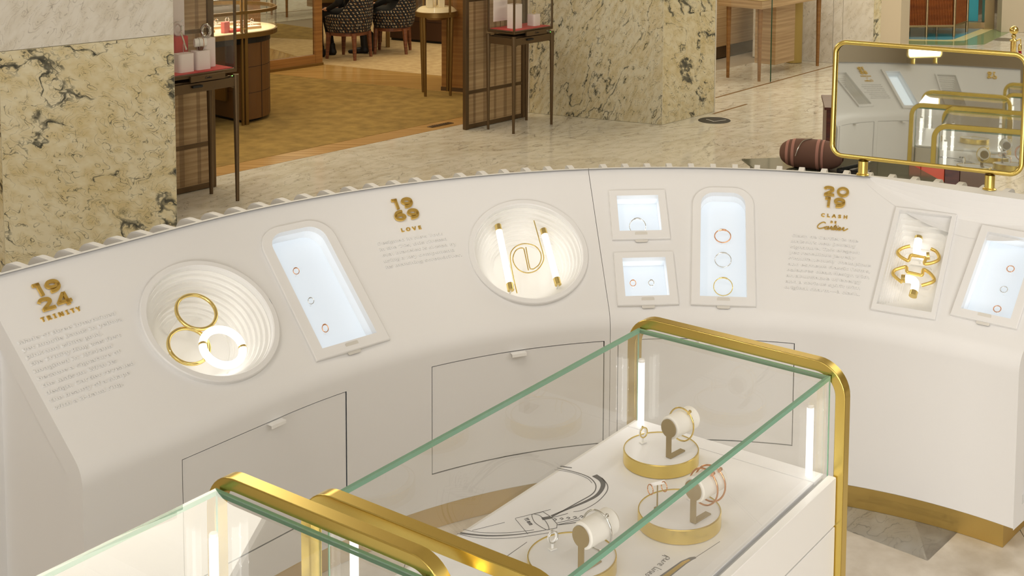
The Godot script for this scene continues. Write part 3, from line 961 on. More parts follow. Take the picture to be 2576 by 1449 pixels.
func build_counters() -> void:
	M.tabm = mat(Color(0.80, 0.785, 0.75), 0.35)
	var at := Transform3D(Basis.IDENTITY, CC)
	var seam := -0.361
	var W1 := -1.428; var W2 := -0.2013; var W3 := -0.200; var W4 := 0.1067; var W5 := 0.8184; var W6 := 1.122
	var R1 := -1.866; var R2 := -0.634; var RV := 0.3425
	var m := 0.012
	var holes := [{"s": R1, "v": RV, "r": 0.242}, {"s": R2, "v": RV, "r": 0.242}, {"s": W1, "hw": 0.118 + m, "v0": 0.0905 - m, "v1": 0.613 + m, "rc": 0.072}]
	var left := counter("curved_counter", "left unit of the white curved counter, with the years 1924 and 1969 on its slope", -2.526, seam - 0.001, [[-2.176, -1.482, -1.8], [-1.115, -0.385]], holes, at, -0.151)
	porthole(left, R1, RV); porthole(left, R2, RV)
	window(left, W1, 0.1595, 0.049, 0.644, 0.10, 0.118, 0.0905, 0.613, 0.065)
	year(left, -2.337, "19", "24"); heading(left, "TRINITY", -2.337, 0.535, 0.139, 0.0165)
	paragraph(left, ["Made of three intertwined", "yet mobile bands in yellow,", "pink and white gold,", "the Trinity Ring was first", "imagined in 1924 and", "became a signature of", "the Maison. With its", "design, Cartier revealed", "the beauty of a shape", "with a 3-band ring."], -2.363, -0.146, 0.481, 0.0282, 0.342)
	year(left, -1.031, "19", "69"); heading(left, "LOVE", -1.031, 0.517, 0.088, 0.0165)
	paragraph(left, ["Designed in New York", "in the ’70s, this riveted", "oval bracelet is closed by", "using a key component:", "its matching screwdriver."], -1.040, -0.151, 0.474, 0.0283, 0.286)
	holes = [{"s": W2, "hw": 0.0925 + m, "v0": 0.409 - m, "v1": 0.592 + m, "rc": 0.0}, {"s": W3, "hw": 0.0925 + m, "v0": 0.0905 - m, "v1": 0.274 + m, "rc": 0.0},
		{"s": W4, "hw": 0.098 + m, "v0": 0.087 - m, "v1": 0.609 + m, "rc": 0.07}, {"s": W5, "hw": 0.111 + 0.006, "v0": 0.1144 - 0.008, "v1": 0.583 + 0.006, "rc": 0.0}, {"s": W6, "hw": 0.1 + m, "v0": 0.158 - m, "v1": 0.535 + m, "rc": 0.0}]
	var right := counter("curved_counter", "right unit of the white curved counter, with the year 2019 and a mirror", seam + 0.001, 1.300, [[-0.330, 0.401]], holes, at, -0.151)
	window(right, W2, 0.126, 0.367, 0.623, 0.002, 0.0925, 0.409, 0.592, 0.002)
	window(right, W3, 0.128, 0.048, 0.304, 0.002, 0.0925, 0.0905, 0.274, 0.002)
	window(right, W4, 0.135, 0.047, 0.639, 0.09, 0.098, 0.087, 0.609, 0.06)
	window(right, W5, 0.131, 0.087, 0.597, 0.003, 0.111, 0.1144, 0.583, 0.003, 0.1, true, false)
	window(right, W6, 0.134, 0.122, 0.566, 0.003, 0.1, 0.158, 0.535, 0.003)
	year(right, 0.502, "20", "19"); heading(right, "CLASH", 0.505, 0.518, 0.113, 0.0165)
	heading(right, "DE", 0.505, 0.489, 0.025, 0.011)
	var sw := MB.new(); script_word(sw, 0.0042, 0.132)
	var so := obj("script_lettering", sw, M.letters, right); so.transform = slope(0.502, 0.455, 0.003)
	paragraph(right, ["Clash de Cartier is the", "Maison’s new jewelry", "signature. This elegant", "yet rebellious jewelry", "simultaneously champions", "and eschews classic forms,", "balances clean design with", "an abundance of energy", "and a serious spirit with", "original charm—à clash."], 0.481, -0.142, 0.404, 0.0283, 0.284)
	# pad under the mirror, blended into the slope
	var pad := MB.new()
	var n := 44
	var rowsp := []
	for i in n + 1:
		var t := float(i) / n
		var s := lerpf(0.60, 1.298, t)
		var w := 0.10 * pow(sin(PI * clampf(t * 0.86 + 0.01, 0.0, 1.0)), 0.8) + 0.002
		var row := []
		row.append(pos(s, RUN - 0.001, TOPH + 0.001)); row.append(pos(s, RUN - w, TOPH + 0.001))
		var p0 := Vector2(RUN - w, TOPH + 0.001)
		var reach := minf(w * 1.75 + 0.02, 0.26)
		var p2 := Vector2(RUN - reach, TOPH - (reach - 0.0) * tan(ALPHA) + 0.0012)
		var p1 := Vector2(RUN - w - 0.003, p0.y - (p0.y - p2.y) * 0.75)
		for k in range(1, 9):
			var q := k / 8.0
			var z := p0.lerp(p1, q).lerp(p1.lerp(p2, q), q)
			row.append(pos(s, z.x, z.y))
		rowsp.append(row)
	for i in n:
		for k in 9:
			pad.quad(rowsp[i][k], rowsp[i + 1][k], rowsp[i + 1][k + 1], rowsp[i][k + 1], Vector3(0, 0.6, 0) - fr(0.9)[1])
	obj("mirror_ledge", pad, M.white, right)
	counter_contents(at, R1, R2, RV, W1, W2, W3, W4, W5, W6)
	# the counter across the ring, seen in the mirror
	var keep := straight; straight = -99.0
	var at2 := Transform3D(Basis(Vector3.UP, PI / 2), Vector3(-2.15, 0, 0.75))
	holes = [{"s": -0.55, "hw": 0.098 + m, "v0": 0.087 - m, "v1": 0.609 + m, "rc": 0.0}, {"s": 0.10, "hw": 0.117, "v0": 0.106, "v1": 0.589, "rc": 0.0}, {"s": -1.08, "hw": 0.117, "v0": 0.106, "v1": 0.589, "rc": 0.0}]
	var far := counter("curved_counter", "white curved counter across the ring, seen only in the gold framed mirror", -1.75, 1.70, [[-0.78, -0.03], [0.03, 0.76], [0.82, 1.5]], holes, at2, 0.05)
	window(far, -0.55, 0.135, 0.047, 0.639, 0.003, 0.098, 0.087, 0.609, 0.003)
	window(far, 0.10, 0.131, 0.087, 0.597, 0.003, 0.111, 0.1144, 0.583, 0.003, 0.1, true, false)
	window(far, -1.08, 0.131, 0.087, 0.597, 0.003, 0.111, 0.1144, 0.583, 0.003, 0.1, true, false)
	year(far, -0.22, "19", "85"); heading(far, "PANTHÈRE", -0.22, 0.530, 0.15, 0.018); heading(far, "DE", -0.22, 0.505, 0.025, 0.01)
	var s2 := MB.new(); script_word(s2, 0.0042, 0.132)
	var so2 := obj("script_lettering", s2, M.letters, far); so2.transform = slope(-0.22, 0.458, 0.003)
	paragraph(far, ["The panthère is one of", "the Maison’s most iconic", "animals. Created in the", "’80s, the Panthère de", "Cartier watch was named", "after its ultra-flexible", "bracelet that mirrors", "the feline’s movement."], -0.22, -0.14, 0.404, 0.0283, 0.29)
	year(far, -1.50, "19", "04")
	straight = keep

func peg(o: Node3D, x: float, y: float, z0: float, z1: float, r := 0.003) -> void:
	var b := MB.new()
	b.tube([Vector3(x, y, z0), Vector3(x, y, z1)], r, 8)
	obj("standoff", b, M.white2, o)

func counter_contents(at: Transform3D, R1: float, R2: float, RV: float, W1: float, W2: float, W3: float, W4: float, W5: float, W6: float) -> void:
	var X := Vector3.RIGHT; var Y := Vector3.UP
	# three rings of the first porthole
	var f := at * slope(R1)
	for k in 2:
		var o := thing("metal_hoop", ["upper gold hoop in the left porthole, behind the glowing ring", "lower gold hoop in the left porthole, nearest the raised text"][k], "hoop", f, "gold hoops in the left porthole")
		var c: Vector3 = [Vector3(0.008, 0.420, -0.045), Vector3(-0.0775, 0.311, -0.062)][k]
		var b := MB.new(); b.tube(ring_pts(c, X, Y, 0.0735, 0.0735, 56), 0.0068, 12, true)
		obj("hoop", b, M.gold2, o)
		peg(o, c.x - 0.0735, c.y, c.z, -0.155 + 0.006)
	var o := thing("neon_ring", "glowing white neon ring with two gold bands, in the left porthole", "neon light", f)
	var c := Vector3(0.0149, 0.249, -0.032)
	var b := MB.new(); b.tube(ring_pts(c, X, Y, 0.073, 0.0745, 56), 0.0138, 14, true)
	obj("neon_tube", b, M.neon, o)
	for a in [2.64, -0.37]:
		var q := MB.new()
		q.tube(ring_pts(c, X, Y, 0.073, 0.0745, 3, a - 0.055, a + 0.055), 0.0145, 14)
		obj("gold_band", q, M.gold2, o)
	peg(o, c.x, c.y - 0.0735, c.z, -0.149)
	for k in 4:
		var a := TAU * k / 4 + 0.4
		omni("neon_ring_light", f * Vector3(c.x + cos(a) * 0.073, c.y + sin(a) * 0.074, c.z), Color(1, 0.985, 0.96), 0.003, 0.012)
	# rods and wires of the second
	f = at * slope(R2)
	var rods := [[Vector3(-0.0952, 0.5089, -0.03), Vector3(-0.1008, 0.1888, -0.03)], [Vector3(0.098, 0.4682, -0.03), Vector3(0.1035, 0.1911, -0.03)]]
	for k in 2:
		var r := thing("neon_rod", ["left glowing white rod with gold caps in the 1969 porthole", "right glowing white rod with gold caps in the 1969 porthole"][k], "neon light", f, "neon rods in the porthole")
		var p: Vector3 = rods[k][0]; var q: Vector3 = rods[k][1]
		var d := (q - p).normalized()
		var t := MB.new(); t.tube([p + d * 0.026, q - d * 0.03], 0.0138, 16)
		obj("neon_tube", t, M.neon, r)
		for e in [[p, p + d * 0.028], [q - d * 0.032, q]]:
			var g := MB.new(); g.tube(e, 0.0146, 16)
			obj("gold_cap", g, M.gold2, r)
		peg(r, p.x, p.y, p.z, -0.06); peg(r, q.x, q.y, q.z, -0.06)
		for j in 3: omni("neon_rod_light", f * p.lerp(q, 0.2 + 0.3 * j), Color(1, 0.985, 0.96), 0.003, 0.012)
	var wires := [[Vector2(-0.0777, 0.1731), Vector2(-0.078, 0.2633), Vector2(-0.072, 0.35), Vector2(-0.05, 0.3871), Vector2(-0.0151, 0.4042), Vector2(0.0162, 0.4029), Vector2(0.0449, 0.3888), Vector2(0.0601, 0.3613), Vector2(0.0603, 0.3296), Vector2(0.0452, 0.2998), Vector2(0.0203, 0.2812), Vector2(0.0062, 0.2798), Vector2(0.0003, 0.2931), Vector2(0.0042, 0.3872)],
		[Vector2(0.069, 0.5206), Vector2(0.0718, 0.4241), Vector2(0.0739, 0.3439), Vector2(0.063, 0.3096), Vector2(0.0314, 0.276), Vector2(-0.0088, 0.266), Vector2(-0.042, 0.2804), Vector2(-0.0598, 0.3115), Vector2(-0.0601, 0.3448), Vector2(-0.0434, 0.3764), Vector2(-0.0217, 0.389), Vector2(-0.0065, 0.3864), Vector2(-0.0042, 0.3722), Vector2(-0.0062, 0.2783)]]
	for k in 2:
		var w := thing("bent_wire", ["bent gold wire in the 1969 porthole, with its straight end at the lower left", "bent gold wire in the 1969 porthole, with its straight end at the top"][k], "wire sculpture", f, "bent gold wires in the porthole")
		var pts := []
		for p in rope(wires[k], 4): pts.append(Vector3(p.x, p.y, -0.03 - 0.006 * k))
		var t := MB.new(); t.tube(pts, 0.0026, 8)
		obj("wire", t, M.gold2, w)
		peg(w, wires[k][8].x, wires[k][8].y, -0.035, -0.149, 0.002)
	# bent yellow tubes and neon elbows
	f = at * slope(W5)
	var ys := [[Vector2(-0.0414, 0.4332), Vector2(-0.0717, 0.4171), Vector2(-0.0859, 0.3948), Vector2(-0.0708, 0.3752), Vector2(-0.0335, 0.358), Vector2(-0.03, 0.3901), Vector2(0.0343, 0.3887), Vector2(0.0316, 0.3554), Vector2(0.0565, 0.3633), Vector2(0.0839, 0.3819), Vector2(0.0858, 0.4018), Vector2(0.071, 0.4233), Vector2(0.0472, 0.4334)],
		[Vector2(-0.0407, 0.2536), Vector2(-0.0681, 0.2714), Vector2(-0.0844, 0.2879), Vector2(-0.0776, 0.3086), Vector2(-0.036, 0.3323), Vector2(-0.0297, 0.3052), Vector2(0.0356, 0.2993), Vector2(0.0328, 0.3317), Vector2(0.0613, 0.3176), Vector2(0.0845, 0.294), Vector2(0.0816, 0.2765), Vector2(0.0411, 0.2524)]]
	var smooth_at := [[0, 1, 2, 3], [8, 9, 10, 11]]
	for k in 2:
		var w := thing("bent_tube", ["upper bent yellow metal tube in the stepped rectangular case", "lower bent yellow metal tube in the stepped rectangular case"][k], "tube sculpture", f, "bent yellow tubes in the case")
		var P: Array = ys[k]
		var a := rope(P.slice(0, 5), 4)
		var e := rope(P.slice(7, P.size()), 4)
		var pts := []
		for p in a + [P[5], P[6]] + e: pts.append(Vector3(p.x, p.y, -0.022))
		# round the sharp bends a little
		var soft := []
		for i in pts.size():
			if i > 0 and i < pts.size() - 1 and (pts[i] - pts[i - 1]).normalized().dot((pts[i + 1] - pts[i]).normalized()) < 0.7:
				soft.append(pts[i] + (pts[i - 1] - pts[i]).normalized() * 0.006); soft.append(pts[i] + ((pts[i - 1] - pts[i]).normalized() + (pts[i + 1] - pts[i]).normalized()) * 0.002)
				soft.append(pts[i] + (pts[i + 1] - pts[i]).normalized() * 0.006)
			else: soft.append(pts[i])
		var t := MB.new(); t.tube(soft, 0.0072, 10)
		obj("tube", t, M.yellow, w)
		for p in [P[2], P[P.size() - 3]]: peg(w, p.x, p.y, -0.022, -0.06)
	var ns := [[Vector2(-0.0168, 0.4887), Vector2(-0.0151, 0.4755), Vector2(-0.0126, 0.430), Vector2(-0.004, 0.405), Vector2(0.018, 0.3973), Vector2(0.034, 0.400), Vector2(0.046, 0.4028)],
		[Vector2(-0.047, 0.276), Vector2(-0.030, 0.2774), Vector2(-0.0067, 0.2784), Vector2(0.0119, 0.265), Vector2(0.015, 0.2287), Vector2(0.0147, 0.224), Vector2(0.0142, 0.2015)]]
	for k in 2:
		var w := thing("neon_elbow", ["upper glowing white neon elbow with gold caps in the stepped rectangular case", "lower glowing white neon elbow with gold caps in the stepped rectangular case"][k], "neon light", f, "neon elbows in the case")
		var pts := []
		for p in rope(ns[k].slice(1, 6), 5): pts.append(Vector3(p.x, p.y, -0.03))
		var t := MB.new(); t.tube(pts, 0.0165, 16)
		obj("neon_tube", t, M.neon, w)
		for e in [[ns[k][0], ns[k][1]], [ns[k][5], ns[k][6]]]:
			var d: Vector2 = e[1] - e[0]
			var g := MB.new(); g.tube([Vector3(e[0].x, e[0].y, -0.03), Vector3(e[0].x + d.x, e[0].y + d.y, -0.03)], 0.0172, 16)
			obj("gold_cap", g, M.gold2, w)
		peg(w, ns[k][3].x, ns[k][3].y, -0.03, -0.109)
		for j in 2: omni("neon_elbow_light", f * pts[4 + j * 9], Color(1, 0.985, 0.96), 0.0022, 0.014)
	# jewels in the lit cases
	var z := -0.034
	jewel_ring("finger_ring", "small gold ring in the left arched case, topmost of three", at * slope(W1), Vector3(-0.0411, 0.4593, z), 0.0125, 0.0125, 0.0016, M.rose, "rings in the left arched case")
	jewel_ring("finger_ring", "small silver ring in the left arched case, middle of three", at * slope(W1), Vector3(-0.0415, 0.3184, z), 0.012, 0.012, 0.0018, M.silver, "rings in the left arched case")
	jewel_ring("finger_ring", "small gold ring in the left arched case, lowest of three", at * slope(W1), Vector3(-0.0389, 0.1913, z), 0.0125, 0.0145, 0.0019, M.rose, "rings in the left arched case")
	jewel_ring("bracelet", "silver bangle in the upper square case by the seam", at * slope(W2), Vector3(-0.0049, 0.462, z), 0.036, 0.036, 0.003, M.silver, "")
	jewel_ring("finger_ring", "thin gold ring in the lower square case, the left one", at * slope(W3), Vector3(-0.0496, 0.1818, z), 0.0125, 0.0125, 0.0017, M.rose, "rings in the lower square case")
	jewel_ring("finger_ring", "broad silver ring in the lower square case, the right one", at * slope(W3), Vector3(0.0283, 0.1796, z), 0.0115, 0.0115, 0.003, M.silver, "rings in the lower square case")
	jewel_ring("bracelet", "gold bangle in the middle arched case, topmost of three", at * slope(W4), Vector3(-0.0012, 0.4145, z), 0.035, 0.028, 0.0026, M.rose, "bangles in the middle arched case")
	jewel_ring("bracelet", "silver bangle in the middle arched case, between two gold ones", at * slope(W4), Vector3(0.0003, 0.2942, z), 0.035, 0.031, 0.0024, M.silver, "bangles in the middle arched case")
	jewel_ring("bracelet", "thin yellow bangle in the middle arched case, lowest of three", at * slope(W4), Vector3(0.0001, 0.1641, z), 0.040, 0.0375, 0.002, M.gold2, "bangles in the middle arched case")
	var off := W6 - 1.0835
	for k in 3:
		var p: Vector3 = [Vector3(0.0592 - off, 0.4107, z), Vector3(0.0603 - off, 0.3105, z), Vector3(0.0593 - off, 0.2177, z)][k]
		var r := thing("beaded_ring", ["gold beaded ring in the case at the right end, topmost of three", "dark silver beaded ring in the case at the right end, middle of three", "gold beaded ring in the case at the right end, lowest of three"][k], "ring", at * slope(W6) * Transform3D(Basis.IDENTITY, p), "beaded rings")
		var bd := MB.new()
		bd.tube(ring_pts(Vector3.ZERO, X, Y, 0.0135, 0.0135, 32), 0.0012, 8, true)
		obj("band", bd, M.rose if k != 1 else M.silver, r)
		var be := MB.new()
		for j in 18:
			be.t = Transform3D(Basis.IDENTITY, Vector3(cos(TAU * j / 18), sin(TAU * j / 18), 0) * 0.0155)
			be.lathe([Vector2(0.00001, -0.0021), Vector2(0.0015, -0.0015), Vector2(0.0021, 0), Vector2(0.0015, 0.0015), Vector2(0.00001, 0.0021)], 6, true)
		obj("beads", be, M.rose if k != 1 else M.silver, r)
		peg(r, 0, -0.0135, 0, -0.02, 0.0015)

func omni(called: String, p: Vector3, c: Color, e: float, size: float) -> void:
	var l := OmniLight3D.new()
	l.name = called
	l.light_color = c; l.light_energy = e; l.light_size = size; l.omni_range = 30.0; l.omni_attenuation = 2.0; l.shadow_enabled = true
	add_child(l, true)
	l.position = p

func jewel_ring(called: String, label: String, at: Transform3D, c: Vector3, rx: float, ry: float, r: float, m: Material, group: String) -> void:
	var o := thing(called, label, "bracelet" if called == "bracelet" else "ring", at * Transform3D(Basis.IDENTITY, c), group)
	var b := MB.new(); b.tube(ring_pts(Vector3.ZERO, Vector3.RIGHT, Vector3(0, 0.94, 0.34), rx, ry, 40), r, 8, true)
	obj("band", b, m, o)
	var h := MB.new(); h.tube(ring_pts(Vector3.ZERO, Vector3.RIGHT, Vector3(0, 0.94, 0.34), rx, ry, 10, PI * 0.36, PI * 0.64), r * 1.7, 8)
	obj("setting", h, m, o)
	peg(o, 0, -ry * 0.94, -ry * 0.34, -0.0205, 0.0018)

# ---------------------------------------------------------------- the mirror on the counter
func build_mirror() -> void:
	var n := Vector3(-0.425, 0.049, 0.904).normalized()
	var x := Vector3(0.904, 0, 0.425).normalized()
	var y := n.cross(x).normalized()
	# lower edge 6 cm above the counter; centre worked out along the mirror
	var base := Vector3(1.3168, 1.259, -5.489)
	var at := Transform3D(Basis(x, y, n), base)
	var o := thing("table_mirror", "wide mirror in a rounded gold frame on two posts at the right of the counter", "mirror", at)
	table_mirror_parts(o)
	var at2 := Transform3D(Basis(Vector3(0.18, 0, -0.98).normalized(), Vector3.UP, Vector3(0.98, 0, 0.18).normalized()), Vector3(-4.31, 1.259, 1.95))
	dup(o, at2, "gold framed mirror on the far counter, seen only in the other mirror")

func table_mirror_parts(o: Node3D) -> void:
	var w := 0.822; var h := 0.508; var cx := -0.008; var cy := 0.077 + h / 2
	var f := MB.new()
	var pts := []
	for p in round_rect(w, h, 0.05, 8, cy): pts.append(Vector3(p.x + cx, p.y, 0))
	f.tube(pts, 0.011, 12, true)
	var back := MB.new()
	var R := round_rect(w, h, 0.05, 8, cy)
	flat_poly(back, R, -0.014); loft(back, R, -0.014, R, 0.0, false, Vector2(cx, cy))
	obj("frame", f, M.gold, o)
	obj("back_panel", back, M.gold, o)
	var g := MB.new()
	flat_poly(g, round_rect(w - 0.014, h - 0.014, 0.043, 8, cy), 0.004)
	obj("mirror_glass", g, M.mirror, o)
	for s in [-0.275, 0.275]:
		var p := MB.new()
		p.t = Transform3D(Basis.IDENTITY, Vector3(s, 0, -0.002))
		p.lathe([Vector2(0.0001, 0.0005), Vector2(0.029, 0.0005), Vector2(0.029, 0.004), Vector2(0.025, 0.007), Vector2(0.0215, 0.008), Vector2(0.0215, 0.062)], 24)
		obj("post", p, M.gold, o)

# ---------------------------------------------------------------- glass showcases
const VTOP := 1.272
const VB := 1.0         # height of the lit board
const VW := 0.614
const VL := 1.225
func vit(x: float, z: float) -> Vector3: return Vector3(x, VB, z)

func loop_frame(z0: float, depth: float) -> MB:
	var b := MB.new()
	var xi := -0.012; var xo := -0.042
	var x1 := VW + 0.012; var x2 := VW + 0.042
	var I := []; var O := []
	var ti := VTOP + 0.001; var to := ti + 0.030
	I.append(Vector2(xi, 0.0)); O.append(Vector2(xo, 0.0))
	for k in 11:
		var a := PI - PI / 2 * k / 10.0
		I.append(Vector2(xi + 0.06 + cos(a) * 0.06, ti - 0.06 + sin(a) * 0.06))
		O.append(Vector2(xi + 0.06 + cos(a) * 0.09, ti - 0.06 + sin(a) * 0.09))
	for k in 11:
		var a := PI / 2 - PI / 2 * k / 10.0
		I.append(Vector2(x1 - 0.06 + cos(a) * 0.06, ti - 0.06 + sin(a) * 0.06))
		O.append(Vector2(x1 - 0.06 + cos(a) * 0.09, ti - 0.06 + sin(a) * 0.09))
	I.append(Vector2(x1, 0.0)); O.append(Vector2(x2, 0.0))
	var c := 0.003
	for i in I.size() - 1:
		var p: Vector2 = I[i]; var q: Vector2 = I[i + 1]; var r: Vector2 = O[i]; var s: Vector2 = O[i + 1]
		var nr := (r - p).normalized(); var ns := (s - q).normalized()
		var vr := Vector3(nr.x, nr.y, 0); var vs := Vector3(ns.x, ns.y, 0)
		for e in [[z0, 1.0], [z0 - depth, -1.0]]:
			var zz: float = e[0]; var sg: float = e[1]
			b.quad(V(p, zz, vr * c), V(q, zz, vs * c), V(s, zz, vs * -c), V(r, zz, vr * -c), Vector3(0, 0, sg))
			var zb := zz - sg * c
			b.quadn(V(r, zz, vr * -c), V(s, zz, vs * -c), V(s, zb), V(r, zb), Vector3(0, 0, sg), Vector3(0, 0, sg), vs, vr)
			b.quadn(V(p, zz, vr * c), V(q, zz, vs * c), V(q, zb), V(p, zb), Vector3(0, 0, sg), Vector3(0, 0, sg), -vs, -vr)
		b.quadn(V(r, z0 - c), V(s, z0 - c), V(s, z0 - depth + c), V(r, z0 - depth + c), vr, vs, vs, vr)
		b.quadn(V(p, z0 - c), V(q, z0 - c), V(q, z0 - depth + c), V(p, z0 - depth + c), -vr, -vs, -vs, -vr)
	return b

func V(p: Vector2, z: float, o := Vector3.ZERO) -> Vector3: return Vector3(p.x, p.y, z) + o

func showcase_parts(o: Node3D) -> void:
	for z in [-0.004, VL + 0.04]:
		obj("frame_loop", loop_frame(z, 0.036), M.gold, o)
	# glass: top, long sides, ends; the cut edges are green
	var t := 0.010
	var g := MB.new()
	var y0 := VB - 0.012; var y1 := VTOP
	g.quad(Vector3(0, y1, 0), Vector3(VW, y1, 0), Vector3(VW, y1, VL), Vector3(0, y1, VL), Vector3.UP)
	obj("top_glass", g, M.glass, o)
	for x in [0.0, VW]:
		var s := MB.new()
		s.quad(Vector3(x, y0, 0), Vector3(x, y0, VL), Vector3(x, y1, VL), Vector3(x, y1, 0), Vector3(x - 0.1, 0, 0))
		var x2: float = t if x == 0.0 else VW - t
		s.quad(Vector3(x2, y0, 0), Vector3(x2, y0, VL), Vector3(x2, y1, VL), Vector3(x2, y1, 0), Vector3(0.1 - x, 0, 0))
		obj("side_glass", s, M.glass, o)
	for z in [0.0, VL]:
		var s := MB.new()
		s.quad(Vector3(0, y0, z), Vector3(VW, y0, z), Vector3(VW, y1, z), Vector3(0, y1, z), Vector3(0, 0, z - 0.1))
		if z == 0.0: s.quad(Vector3(0, y0, t), Vector3(VW, y0, t), Vector3(VW, y1, t), Vector3(0, y1, t), Vector3(0, 0, 1))
		obj("end_glass", s, M.glass, o)
	var e := MB.new()
	for x in [t / 2, VW - t / 2]:
		e.box(Vector3(x, VTOP - 0.0062, VL / 2), Vector3(t + 0.001, 0.0115, VL), 0.001)
	for z in [t / 2, VL - t / 2]: e.box(Vector3(VW / 2, VTOP - 0.0062, z), Vector3(VW - 2 * t - 0.002, 0.0115, t), 0.001)
	obj("glass_top_edge", e, M.edge, o)
	for x in [0.0015, VW - 0.0015]:
		for z in [0.0015, VL - 0.0015]:
			var q := MB.new(); q.box(Vector3(x, (y0 + VTOP - 0.0125) / 2, z), Vector3(0.003, VTOP - 0.0125 - y0, 0.003))
			obj("glass_corner_edge", q, M.edge, o)
	# lit board with a seam near each end, and the cabinet
	var bd := MB.new()
	bd.box(Vector3(VW / 2, VB - 0.006, VL / 2), Vector3(VW - 0.02, 0.012, VL - 0.136), 0.0015)
	obj("display_board", bd, M.board, o)
	for z in [0.037, VL - 0.037]:
		var s := MB.new(); s.box(Vector3(VW / 2, VB - 0.006, z), Vector3(VW - 0.02, 0.012, 0.058), 0.0015)
		obj("board_strip", s, M.board, o)
	var cb := MB.new()
	cb.box(Vector3(VW / 2, 0.52, VL / 2), Vector3(VW - 0.01, 0.932, VL - 0.01), 0.003)
	cb.box(Vector3(VW / 2, 0.03, VL / 2), Vector3(VW - 0.1, 0.058, VL - 0.1), 0.003)
	obj("cabinet_body", cb, M.white2, o)
	# long fronts of drawers on the right side, panel on the left, standing a little proud as a rim round the glass
	var ys := [[0.985, 0.862], [0.858, 0.475], [0.471, 0.06]]
	for q in ys:
		var dr := MB.new()
		dr.box(Vector3(VW + 0.012, (q[0] + q[1]) / 2 + (0.006 if q[0] > 0.9 else 0.0), VL / 2), Vector3(0.024, q[0] - q[1] + (0.012 if q[0] > 0.9 else 0.0), VL + 0.0), 0.002)
		obj("drawer_front", dr, M.white2, o)
	var lp := MB.new(); lp.box(Vector3(-0.004, 0.525, VL / 2), Vector3(0.012, 0.93, VL), 0.002)
	obj("side_panel", lp, M.white2, o)
	for z in [0.0, VL]:
		var ep := MB.new(); ep.box(Vector3(VW / 2, 0.52, z + (0.004 if z == 0.0 else -0.004)), Vector3(VW - 0.02, 0.93, 0.012), 0.002)
		obj("end_panel", ep, M.white2, o)
	for q in [[0.038, 0.040, 0.205], [VW - 0.038, 0.040, 0.225], [0.038, VL - 0.04, 0.205], [VW - 0.038, VL - 0.04, 0.225]]:
		var lt := MB.new()
		lt.t = Transform3D(Basis.IDENTITY, Vector3(q[0], VB, q[1]))
		lt.lathe([Vector2(0.0001, 0.0), Vector2(0.0095, 0.0), Vector2(0.0095, 0.19)], 14)
		obj("light_tube", lt, M.led, o)
		var cp := MB.new(); cp.t = lt.t
		cp.lathe([Vector2(0.0098, 0.19), Vector2(0.0098, 0.196), Vector2(0.008, 0.199), Vector2(0.0001, 0.199)], 14)
		obj("tube_cap", cp, M.white2, o)

func plate_parts(o: Node3D, rad := 0.104) -> void:
	var b := MB.new()
	b.lathe([Vector2(rad - 0.004, 0.0005), Vector2(rad, 0.002), Vector2(rad, 0.036), Vector2(rad - 0.001, 0.038), Vector2(rad - 0.003, 0.038), Vector2(rad - 0.003, 0.035)], 64)
	obj("gold_rim", b, M.gold, o)
	var t := MB.new()
	t.lathe([Vector2(0.0001, 0.0355), Vector2(rad - 0.003, 0.0355)], 64)
	obj("top", t, M.board, o)

# bracelet stand: an L shaped foot, a disc on a stem and a soft white cylinder behind it; local +z is the cylinder's length
func stand_parts(o: Node3D, hc := 0.083, r := 0.0315) -> void:
	var f := MB.new()
	f.box(Vector3(0, hc / 2, 0), Vector3(0.018, hc, 0.004), 0.001)
	f.box(Vector3(0, 0.002, 0.030), Vector3(0.018, 0.004, 0.062), 0.001)
	obj("foot", f, M.tan, o)
	for z in [-0.002, 0.100]:
		var d := MB.new()
		d.t = Transform3D(Basis(Vector3.RIGHT, Vector3(0, 0, 1), Vector3(0, -1, 0)), Vector3(0, hc, z))
		d.lathe([Vector2(0.0001, -0.002), Vector2(r * 0.78, -0.002), Vector2(r * 0.78, 0.002), Vector2(0.0001, 0.002)], 32)
		obj("disc", d, M.tan, o)
	var c := MB.new()
	c.t = Transform3D(Basis(Vector3.RIGHT, Vector3(0, 0, 1), Vector3(0, -1, 0)), Vector3(0, hc, 0))
	c.lathe([Vector2(0.0001, 0.0015), Vector2(r - 0.003, 0.0015), Vector2(r, 0.005), Vector2(r, 0.093), Vector2(r - 0.003, 0.098), Vector2(0.0001, 0.098)], 36)
	obj("cushion", c, M.suede, o)

func bangle(at: Transform3D, label: String, m: Material, rx: float, ry: float, group := "") -> void:
	var o := thing("bangle", label, "bracelet", at, group)
	var b := MB.new()
	b.tube(ring_pts(Vector3.ZERO, Vector3.RIGHT, Vector3.UP, rx, ry, 44), 0.0023, 8, true)
	obj("band", b, m, o)
	var h := MB.new()
	var a := 2.2
	h.t = Transform3D(Basis(Vector3.BACK, a - PI / 2), Vector3(cos(a) * rx, sin(a) * ry, 0))
	h.lathe([Vector2(0.0006, 0.012), Vector2(0.0048, 0.008), Vector2(0.0042, 0.006), Vector2(0.0028, -0.004)], 12)
	obj("nail_head", h, m, o)

